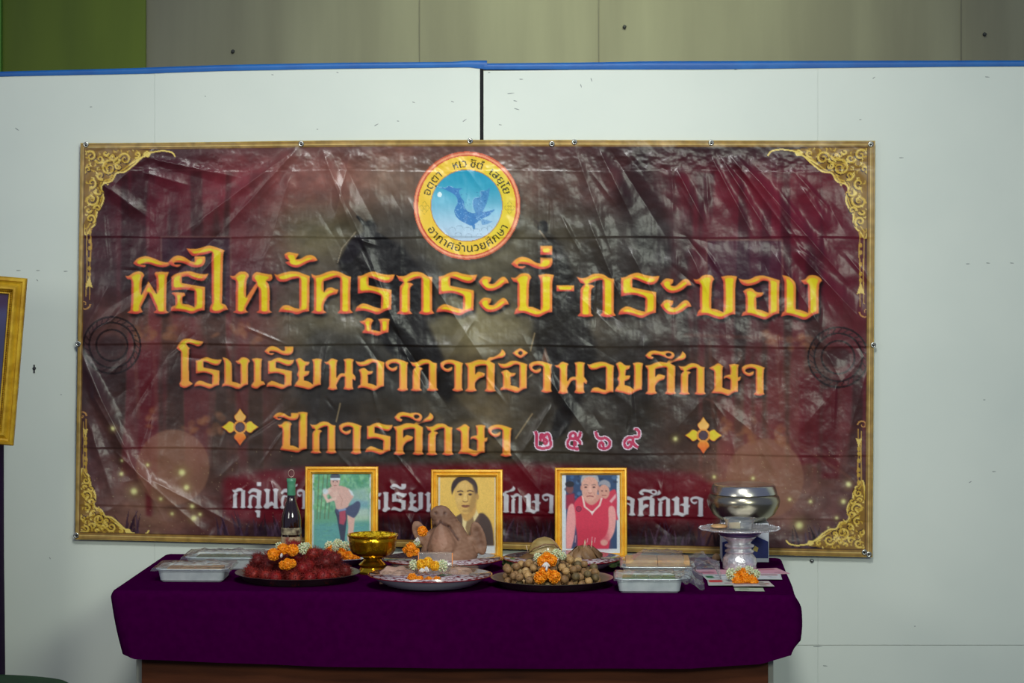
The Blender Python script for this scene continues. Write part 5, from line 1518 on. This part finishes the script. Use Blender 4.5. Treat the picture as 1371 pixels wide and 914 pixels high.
# ---------------------------------------------------------------- pig head (one continuous surface, grown by voxel remesh)
def pig():
    m = MB(); s = 1 / 478.0
    def cap(a, b, ra, rb, n=6):
        for i in range(n + 1):
            t = i / n; c = Vector(a) * (1 - t) + Vector(b) * t; r = ra + (rb - ra) * t
            m.ball(c, r, 2)
    m.ball((.004, .005, .034), 1, 3, (.080, .070, .040))
    m.ball((.004, .012, .058), 1, 3, (.066, .056, .046))
    cap((.010, .012, .066), (-.008, .010, .120), .052, .037)
    cap((-.008, .006, .118), (-.019, -.006, .146), .040, .0305, 6)
    m.ball((-.0205, -.016, .152), 1, 3, (.0305, .016, .0250))           # snout disc
    cap((-.014, -.026, .055), (-.020, -.030, .108), .046, .021)          # lower jaw
    cap((-.020, -.030, .108), (-.021, -.028, .126), .021, .014, 3)
    cap((.046, .004, .042), (.012, .004, .108), .036, .030)              # cheeks
    cap((-.044, .004, .046), (-.034, .004, .090), .034, .024)
    for c_, rr_, a_, t_ in (((-.080, -.004, .098), (.020, .0080, .037), -.38, .1), ((.086, -.006, .083), (.0215, .0085, .050), -.26, -.1)):
        M4 = Matrix.Translation(c_) @ Matrix.Rotation(a_, 4, 'Y') @ Matrix.Rotation(t_, 4, 'Z')
        m.ball((0, 0, 0), 1, 3, rr_, M4)
    cap((-.045, .004, .085), (-.074, -.002, .092), .020, .010, 5)
    cap((.040, .004, .072), (.074, -.002, .078), .022, .011, 5)
    me = mesh('pig_raw', m.V, m.F)
    o = bpy.data.objects.new('pig_raw', me); COL.objects.link(o)
    r = o.modifiers.new('r', 'REMESH'); r.mode = 'VOXEL'; r.voxel_size = .0026
    q = o.modifiers.new('s', 'SMOOTH'); q.factor = .5; q.iterations = 6
    dg = bpy.context.evaluated_depsgraph_get()
    me2 = bpy.data.meshes.new_from_object(o.evaluated_get(dg))
    bpy.data.objects.remove(o, do_unlink=True); me2.name = 'pig_head'
    n = len(me2.vertices); co = np.empty(n * 3, np.float32); me2.vertices.foreach_get('co', co); co = co.reshape(-1, 3).astype(np.float64)
    nr = np.empty(n * 3, np.float32); me2.vertices.foreach_get('normal', nr); nr = nr.reshape(-1, 3)
    def near(x, z, r, ymax=.0): return np.exp(-(((co[:, 0] - x) ** 2 + (co[:, 2] - z) ** 2) / r ** 2)) * (co[:, 1] < ymax)
    col = np.tile(np.array((142, 106, 84.0)), (n, 1))
    nz = np.sin(co[:, 0] * 210 + np.sin(co[:, 2] * 160) * 2) * np.sin(co[:, 2] * 190 + co[:, 1] * 150)
    col += nz[:, None] * 7
    sn = near(-.019, .150, .034, .05)[:, None]; col = col * (1 - .5 * sn) + np.array((104, 74, 62)) * .5 * sn
    jaw = near(-.018, .086, .030, -.03)[:, None]
    col = col * (1 - .6 * jaw) + np.array((176, 128, 104)) * .6 * jaw
    low = np.clip((.05 - co[:, 2]) / .05, 0, 1)[:, None]
    col = col * (1 - .4 * low) + np.array((160, 116, 96)) * .4 * low
    d = np.zeros(n)
    for x in (-.0345, -.0080):
        k = near(x, .156, .0040, -.02); d -= k * .004; col = col * (1 - .7 * k[:, None]) + np.array((60, 40, 36)) * .7 * k[:, None]
    # mouth: an inverted V between snout and lower jaw
    for (ax, az), (bx_, bz) in (((-.021, .134), (-.052, .106)), ((-.021, .134), (.004, .118)), ((.004, .118), (.030, .082))):
        dx, dz = bx_ - ax, bz - az; L2 = dx * dx + dz * dz
        t = np.clip(((co[:, 0] - ax) * dx + (co[:, 2] - az) * dz) / L2, 0, 1)
        q = np.hypot(co[:, 0] - ax - t * dx, co[:, 2] - az - t * dz)
        k = np.exp(-(q / .0030) ** 2) * (co[:, 1] < .0)
        d -= k * .004; col = col * (1 - .65 * k[:, None]) + np.array((62, 38, 34)) * .65 * k[:, None]
    # creases on the snout; hollows of the ears, sunk and with shade painted in
    for z in (.139, .131):
        d -= np.exp(-((co[:, 2] - z) / .0022) ** 2) * (co[:, 0] > .0) * .0012
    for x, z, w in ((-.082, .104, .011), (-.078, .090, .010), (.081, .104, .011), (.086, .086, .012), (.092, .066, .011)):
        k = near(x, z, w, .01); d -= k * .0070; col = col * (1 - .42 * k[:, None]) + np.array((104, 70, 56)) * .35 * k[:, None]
    co += nr * d[:, None]
    me2.vertices.foreach_set('co', co.astype(np.float32).ravel()); me2.update()
    colour_mesh(me2, lin(np.clip(col, 0, 255)))
    me2.polygons.foreach_set('use_smooth', [True] * len(me2.polygons))
    mp = print_mat('boiled_pig_skin', .55, .35, coat=.0, bump=.8, bscale=120)
    me2.materials.clear()
    py_ = 7.575
    o = link('pig_head', me2, mp, None, (X(600, py_), py_, TOP + .0075))
    tag(o, 'boiled brown pig head with its snout pointing up on an enamel plate', 'pig head')


pig()
garland(7.46, [('m', 565.5, 711, 7.2), ('b', 559, 719, 7, -.006), ('j', 558, 726, 5), ('m', 550, 733, 7.5), ('m', 556, 738, 6, .004), ('m', 543, 736, 4.5, .01), ('m', 549, 741, 5, .0)],
        'small orange garland hanging from the pig\'s ear', (550, 744))

# ---------------------------------------------------------------- food on the front plate
py0 = 7.232; pxc = X(576, py0)
M_org = mat('orange_sauce_pack', rgb(226, 130, 40), .35, col2=rgb(206, 96, 30), scale=60, coat=.5)
M_pale = mat('pale_noodles', rgb(206, 170, 150), .5, col2=rgb(180, 140, 120), scale=120, bump=.4, bscale=200)
M_leaf = mat('green_leaf', rgb(92, 116, 62), .5, col2=rgb(70, 96, 44), scale=60)


def lump(name, px_, py_z, y, rx_, ry_, rz_, m, label, cat, seed, z0=.0, grp=None, amp=.18):
    V, Fc = ico(3); rs_ = random.Random(seed); ph = [rs_.uniform(0, 6) for _ in range(6)]
    W_ = []
    for v in V:
        k = 1 + amp * (math.sin(v[0] * 4 + ph[0]) * math.sin(v[1] * 5 + ph[1]) + .6 * math.sin(v[2] * 7 + ph[2]) * math.sin(v[0] * 8 + ph[3]))
        W_.append((v[0] * rx_ * k, v[1] * ry_ * k, max(-.35, v[2]) * rz_ * k))
    zlo = min(w_[2] for w_ in W_)
    W_ = [(a_, b_, c_ - zlo) for a_, b_, c_ in W_]
    me = mesh(name, W_, Fc)
    o = link(name, me, m, None, (X(px_, y), y, TOP + z0))
    return tag(o, label, cat, grp)


lump('wrapped_noodles', 531, 0, 7.24, .046, .045, .032, M_pale, 'pale noodle parcel on the front plate, on the side of the gold bowl', 'food', 1, .006)
lump('wrapped_noodles', 614, 0, 7.25, .044, .045, .030, M_pale, 'pale parcel on the front plate, on the side of the small round fruits', 'food', 2, .006)
lump('green_herbs', 592, 0, 7.20, .026, .030, .020, M_leaf, 'small heap of green herbs beside the garland on the front plate', 'herbs', 3, .005, amp=.4)
for k, (px_, w_) in enumerate(((520, .013), (538, .015), (612, .014), (628, .012))):
    o = MB().box(-w_, w_, -.006, .006, 0, .006).build('orange_packet', M_org, None, (X(px_, 7.17), 7.17 - .003 * k, TOP + .0165 if abs(px_ - 576) < 45 else TOP + .021), (0.25, 0, .1 * k - .1), bevel=.002)
    tag(o, ['orange packet at the gold bowl end of the front plate', 'longer orange packet left of the garland on the front plate', 'longer orange packet right of the garland on the front plate', 'orange packet at the plate end nearest the small round fruits'][k], 'packet', 'orange packets on the front plate')
# clear box with sticks
bxr = empty('clear_plastic_box', (X(583, 7.33), 7.33, TOP + .012), .02, 'clear plastic box lying on the front plate before the pig head', 'box')
M_clear = film_mat('clear_plastic', (.97, .97, .97, 1), .13, 20, .10)
bw, bh = .046, .068
MB().box(-bw, bw, -.016, .016, .0, bh).build('box_body', M_clear, bxr, smooth=False, bevel=.002)
for x in (-bw, bw):
    MB().tube([(x, -.016, .0), (x, -.016, bh)], .0017, 5).build('box_edge', mat('pale_orange_edge', rgb(240, 150, 84), .4), bxr)
MB().tube([(-bw, -.016, bh), (bw, -.016, bh)], .0008, 5).build('box_edge', mat('pale_edge', rgb(206, 180, 160), .4), bxr)
fo = film_cover(X(576, 7.25), 7.25, .235, .17, .02, .040, .052, 0, 'clear film stretched over the food on the front plate', 23, 0, M_film2)
garland(7.135, [('j', 554, 756, 8, .01), ('j', 592, 757, 8.5, .01, 1.1), ('y', 564, 755, 7), ('y', 573, 753, 7.5), ('y', 582, 757, 7), ('y', 569, 761, 6), ('b', 571, 758, 9, -.016), ('b', 565, 760, 7, -.016), ('m', 552, 774, 7, -.012), ('m', 562, 777, 6.5, -.014), ('m', 574, 778, 6.5, -.014), ('m', 585, 777, 6, -.012)],
        'yellow and white garland on the wrapped food of the front plate', (572, 785))

# ---------------------------------------------------------------- longans
M_lon = [mat('longan_tan', rgb(200, 160, 104), .6, col2=rgb(166, 126, 76), scale=110, bump=.2, bscale=600), mat('longan_brown', rgb(160, 122, 78), .6, col2=rgb(120, 88, 54), scale=110, bump=.2, bscale=600),
         mat('longan_pale', rgb(214, 180, 126), .6, col2=rgb(180, 142, 90), scale=110, bump=.2, bscale=600), mat('longan_olive', rgb(124, 104, 66), .6, col2=rgb(92, 76, 48), scale=110)]
LON = []
for k in range(4):
    m = MB(); m.ball((0, 0, 0), .0122, 2, (1, 1, .95)); m.lathe([(.0022, .0110), (.0016, .0128), (.001, .0136)], 6)
    me = mesh('longan', m.V, m.F); me.materials.append(M_lon[k]); LON.append(me)
ly, lr = 7.25, .165
lx = X(739, ly)
round_tray(739, ly, lr, 'round dark metal tray of small round tan fruits at the front')
rs = random.Random(12)
pts = heap(lx, ly, 185, .0122, .126, .34, rs, .0024)
for x, y, z in pts:
    o = link('longan', LON[rs.choice([0, 0, 1, 1, 2, 3])], None, None, (x, y, z), (rs.uniform(0, 6), rs.uniform(0, 6), rs.uniform(0, 6)))
    s_ = rs.uniform(.88, 1.0); o.scale = (s_, s_, s_)
    tag(o, 'small round tan longan in the heap on the front tray', 'fruit', 'longans heaped on the front tray')
garland(7.125, [('j', 720, 746, 7, .05), ('j', 745, 741, 8, .05), ('j', 753, 744, 6, .05), ('j', 732, 741, 6, .05), ('m', 727, 751, 8.5, .03), ('m', 738, 750, 8.5, .03), ('m', 732, 745, 7, .04), ('b', 731, 752, 9, .0), ('m', 723, 773, 8.5), ('m', 732, 768, 7.5), ('m', 742, 772, 9), ('m', 727, 765, 6), ('b', 732, 757, 8, -.01)],
        'orange and white garland draped on the small tan fruits', (732, 780))

# ---------------------------------------------------------------- leaf-wrapped bundles on the right back plate
M_wr = mat('dried_green_leaf_wrap', rgb(178, 156, 98), .4, col2=rgb(138, 114, 62), scale=14, stretch=(1, 1, 4), bump=.3, bscale=90, coat=.2)
M_wr2 = mat('dark_dried_leaf_wrap', rgb(138, 104, 68), .5, col2=rgb(92, 66, 44), scale=18, bump=.4, bscale=90)
M_stick = mat('pale_stick', rgb(206, 180, 150), .5)


def bundle(px_, y, rx_, ry_, hz, m, seed, facets, label):
    root = empty('leaf_bundle', (X(px_, y), y, TOP + .005), 0, label, 'leaf bundle', 'leaf-wrapped bundles')
    nU, nV = 48, 18; V = []
    rs_ = random.Random(seed); ph = [rs_.uniform(0, 6) for _ in range(5)]
    for j in range(nV + 1):
        t = j / nV
        for i in range(nU):
            a = i / nU * math.tau
            pr = (1 - t ** 2.4) ** .5 if t < 1 else 0
            pr = pr * (1 - .18 * (1 - t) ** 3)
            k = 1 + .05 * math.sin(3 * a + ph[0] + 3 * t) + .04 * math.sin(5 * a + ph[1] - 4 * t)
            if facets: k = 1 + .10 * abs(math.sin(2.5 * a + ph[2] + t)) - .05 + .05 * math.sin(7 * a + 9 * t)
            k += .02 * (1 if math.sin(4 * a + 6 * t + ph[3]) > .3 else 0)
            V.append((rx_ * pr * k * math.cos(a), ry_ * pr * k * math.sin(a), hz * t))
    Fc = [(j * nU + i, j * nU + (i + 1) % nU, (j + 1) * nU + (i + 1) % nU, (j + 1) * nU + i) for j in range(nV) for i in range(nU)]
    Fc.append(tuple(reversed(range(nU))))
    me = mesh('leaf_wrap', V, Fc); sharp(me, 24); link('leaf_wrap', me, m, root)
    return root


b1 = bundle(729, 7.585, .052, .05, .088, M_wr, 3, False, 'rounded olive-brown leaf bundle on the plate before the red-vest portrait')
cr = MB()
cr.tube([(-.050, -.012, .038), (-.030, -.044, .060), (0, -.046, .072), (.028, -.040, .070), (.046, -.018, .052)], [.0014, .002, .0022, .002, .0012], 6)
cr.build('leaf_rib', M_wr2, b1)
MB().tube([(-.046, -.02, .045), (-.052, -.022, .066)], .0012, 6).build('stick', M_stick, b1)
lf = MB()
for k in range(5):
    lf.add([(-.075, -.02 + k * .004, .012 + k * .004), (-.045, -.04, .006 + k * .006), (-.02, -.045, .02 + k * .005), (-.05, -.028, .03 + k * .004)], [(0, 1, 2, 3)])
lf.build('loose_leaf', M_wr2, b1, smooth=False)
b2 = bundle(783, 7.585, .049, .045, .064, M_wr2, 8, True, 'dark brown folded leaf bundle with pale sticks on top')
st2 = MB(); fl = MB()
for dx, dz, tl in ((-.004, .082, .004), (.004, .077, -.003), (.016, .078, .004)):
    st2.tube([(dx, -.02, .052), (dx + tl, -.022, dz)], .0011, 6)
st2.build('stick', M_stick, b2)
for a in range(7):
    t = a / 7 * math.tau
    fl.add([(.02 * math.cos(t), .018 * math.sin(t), .064), (.05 * math.cos(t), .045 * math.sin(t), .040), (.056 * math.cos(t + .45), .05 * math.sin(t + .45), .012), (.03 * math.cos(t + .6), .028 * math.sin(t + .6), .058)], [(0, 1, 2), (0, 2, 3)])
fl.build('folded_leaf', M_wr2, b2, smooth=False)
for px_, y, lab in ((820, 7.57, 'pale green lettuce leaf on the bundle plate, by the tan dessert'), (690, 7.56, 'greenish leaf scraps on the bundle plate, by the sepia portrait')):
    lump('lettuce_leaf', px_, 0, y, .030, .034, .014, mat('lettuce', rgb(150, 176, 110), .5, col2=rgb(110, 140, 76), scale=70) if px_ > 800 else M_leaf, lab, 'leaf', px_, .012, amp=.4)

# ---------------------------------------------------------------- monk's bowl on a carton, silver stand, notes
M_inox = mat('satin_steel', rgb(176, 170, 150), .25, .95, col2=rgb(160, 154, 134), scale=3, bump=.03, bscale=20)
M_inox2 = mat('bright_steel', rgb(206, 202, 190), .24, 1.0)
by_ = 7.80; bx_ = X(996.5, by_)
cart = empty('milk_carton_box', (bx_, by_, TOP), -.03, 'white and blue carton carrying the large steel alms bowl', 'box')
M_cw = mat('white_carton', rgb(196, 202, 208), .5); M_cb = mat('blue_print', rgb(28, 46, 120), .45, col2=rgb(20, 34, 96), scale=40)
ch = .112
MB().box(-.068, .068, -.052, .052, 0, ch).build('carton_body', M_cw, cart, smooth=False, bevel=.002)
MB().add([(-.066, -.0527, .012), (.066, -.0527, .012), (.066, -.0527, .060), (.030, -.0527, .076), (-.02, -.0527, .070), (-.066, -.0527, .058)], [(0, 1, 2, 3, 4, 5)]).build('blue_band', M_cb, cart, smooth=False)
MB().add([(.020, -.0532, .035), (.034, -.0532, .030), (.038, -.0532, .042), (.028, -.0532, .048)], [(0, 1, 2, 3)]).build('yellow_mark', mat('yellow_mark', rgb(200, 180, 90), .5), cart, smooth=False)
bowl = empty('alms_bowl', (bx_ - .002, by_, TOP + ch), 0, 'large lidded steel alms bowl standing on the blue and white carton', 'bowl')
MB().lathe([(0, .0), (.045, .0), (.066, .005), (.090, .022), (.1035, .046), (.1060, .060), (.103, .073), (.096, .082)], 80).build('bowl_body', M_inox, bowl, auto=60)
MB().lathe([(.0965, .0815), (.098, .082), (.0975, .085), (.092, .104), (.088, .108), (.080, .1095), (0, .112)], 80).build('lid', M_inox2, bowl, auto=40)

M_ag = mat('embossed_silver', rgb(244, 242, 244), .25, .6, col2=rgb(196, 194, 198), scale=50, bump=1.2, bscale=130)
M_pur = mat('purple_tinted_dish', rgb(96, 74, 120), .25, .5)
sy_ = 7.60; sx_ = X(990, sy_)
sil = empty('silver_pedestal_tray', (sx_, sy_, TOP + .0012), 0, 'tall embossed silver footed tray on the papers before the alms bowl', 'stand')
MB().lathe([(0, 0), (.046, 0), (.048, .003), (.0465, .010), (.048, .018), (.045, .032), (.039, .041), (.036, .044)], 48, wave=lambda k, a: .03 * abs(math.sin(a * 6)) if 1 < k < 6 else 0).build('foot', M_ag, sil)
MB().lathe([(.036, .044), (.041, .047), (.041, .052), (.034, .055), (.034, .058), (.041, .062), (.042, .067), (.034, .070), (.030, .073), (.038, .080), (.046, .088), (.048, .091), (.040, .092)], 56).build('stem', M_ag, sil)
MB().lathe([(.040, .091), (.056, .094), (.062, .100), (.060, .106), (.04, .107)], 64).build('under_dish', M_pur, sil)
MB().lathe([(.0, .1065), (.060, .1065), (.085, .108), (.108, .1115), (.1135, .1135), (.114, .1150), (.106, .1140), (.085, .111), (.06, .1095), (0, .1095)], 144, wave=lambda k, a: .022 * abs(math.sin(a * 14)) if 3 <= k <= 6 else 0).build('scalloped_tray', M_ag, sil)
rb_ = MB()
for k in range(84):
    a = k / 84 * math.tau
    rb_.ball((.1135 * math.cos(a), .1135 * math.sin(a), .1142 + .0012 * math.sin(a * 14)), .0026, 1)
rb_.build('beaded_rim', M_ag, sil)
M_gl = film_mat('cup_glass', (.93, .94, .93, 1), .08, 10, .05)
cup = MB().lathe([(0, .0), (.034, .0), (.037, .004), (.042, .026), (.047, .031), (.048, .033), (.0465, .033), (.041, .027), (.035, .006), (0, .004)], 48).build('glass_cup', M_gl, None, (sx_, sy_, TOP + .0012 + .1095), auto=50)
tag(cup, 'short clear cup standing on the silver footed tray', 'cup')
crd = MB().box(-.016, .016, -.004, .004, 0, .017).build('cream_candle', mat('cream_wax', rgb(206, 186, 140), .5, sss=.2), None, (sx_ - .014, sy_ - .004, TOP + .0012 + .1137), bevel=.002)
tag(crd, 'cream block inside the clear cup on the silver tray', 'candle')
lo_ = lump('bread_bun', 959, 0, 7.80, .012, .012, .014, M_tan, 'tiny tan bun on the cloth beside the blue carton', 'bun', 5, 0, amp=.05)
lo2 = MB().lathe([(0, 0), (.02, .002), (.026, .006), (.02, .010), (0, .011)], 20).build('yellow_wafer', M_tan, None, (X(963, 7.62), 7.615, TOP + .0012 + .1125))
tag(lo2, 'flat tan wafer at the edge of the silver tray', 'wafer')


def note(px_, y, w, d, rz, z, cols, label, seed):
    s_ = 3; A_ = Art(0, 0, 60, 30, 2, cols[0]); rs_ = random.Random(seed)
    A_.poly([(2, 2), (58, 2), (58, 28), (2, 28)], tuple(min(255, c_ + 14) for c_ in cols[0]), .8)
    for (x0, y0, x1, y1), c_ in cols[1]: A_.poly([(x0, y0), (x1, y0), (x1, y1), (x0, y1)], c_, 1, .3)
    for _ in range(14):
        x0, y0 = rs_.uniform(4, 50), rs_.uniform(4, 26); A_.line([(x0, y0), (x0 + rs_.uniform(2, 9), y0)], .7, tuple(int(c_ * .6) for c_ in cols[0]), .7)
    A_.bake(1)
    nx, ny = 60, 30
    U, V_ = np.meshgrid(np.linspace(0, 1, nx), np.linspace(0, 1, ny))
    Z = .0004 * np.sin(U * 5 + seed) + .0004
    me = grid_mesh('paper_note', np.stack([(U - .5) * w, (.5 - V_) * d, Z], -1).reshape(-1, 3), nx, ny)
    colour_mesh(me, A_.sample(U.ravel() * 60, V_.ravel() * 30))
    o = link('paper_note', me, M_note, None, (X(px_, y), y, TOP + z), (0, 0, rz))
    return tag(o, label, 'paper note', 'papers fanned out before the silver stand')


M_note = print_mat('printed_paper', .7, .3)
PK, WH, GR = (206, 150, 164), (206, 208, 206), (186, 190, 182)
note(968, 7.52, .150, .13, .12, .0003, (PK, [((4, 12, 20, 18), (180, 110, 130))]), 'pink paper note lowest in the fan, toward the tan dessert', 1)
note(1016, 7.53, .145, .13, .20, .0012, (PK, [((30, 4, 54, 8), (184, 96, 116))]), 'pink paper note fanned out toward the cloth\'s side edge', 2)
note(975, 7.41, .135, .12, .06, .0021, (WH, [((3, 8, 12, 20), (60, 130, 84)), ((16, 5, 40, 8), (90, 110, 150))]), 'white slip with a green corner among the papers', 3)
note(1012, 7.41, .140, .12, -.06, .0030, (WH, [((4, 4, 56, 8), (150, 40, 50)), ((26, 10, 30, 24), (150, 140, 160))]), 'white slip with a dark red line, right of the garland', 4)
note(981, 7.28, .135, .12, -.04, .0039, (GR, [((2, 2, 18, 14), (206, 62, 58)), ((20, 16, 40, 22), (170, 150, 150))]), 'grey-white slip with a red block left of the garland', 5)
note(1006, 7.25, .110, .11, .05, .0048, ((196, 186, 180), [((4, 12, 56, 18), (150, 96, 80)), ((40, 4, 50, 26), (160, 150, 140))]), 'crumpled pale slip at the front of the papers', 6)
note(1003, 7.17, .078, .07, -.03, .0003, ((176, 186, 160), [((10, 8, 30, 20), (150, 160, 130))]), 'small pale green paper poking out foremost', 7)
garland(7.27, [('j', 979, 768, 9, .03), ('j', 1002, 764, 8, .03), ('j', 1012, 768, 7, .03), ('j', 990, 764, 7, .04), ('m', 986, 772, 7.5, .03), ('m', 996, 768, 8.5, .03), ('m', 1006, 774, 7.5, .03), ('m', 988, 779, 8.5), ('m', 998, 776, 7), ('m', 1008, 780, 8), ('m', 1002, 783, 5)],
        'orange and white garland lying on the fanned papers', (997, 790))
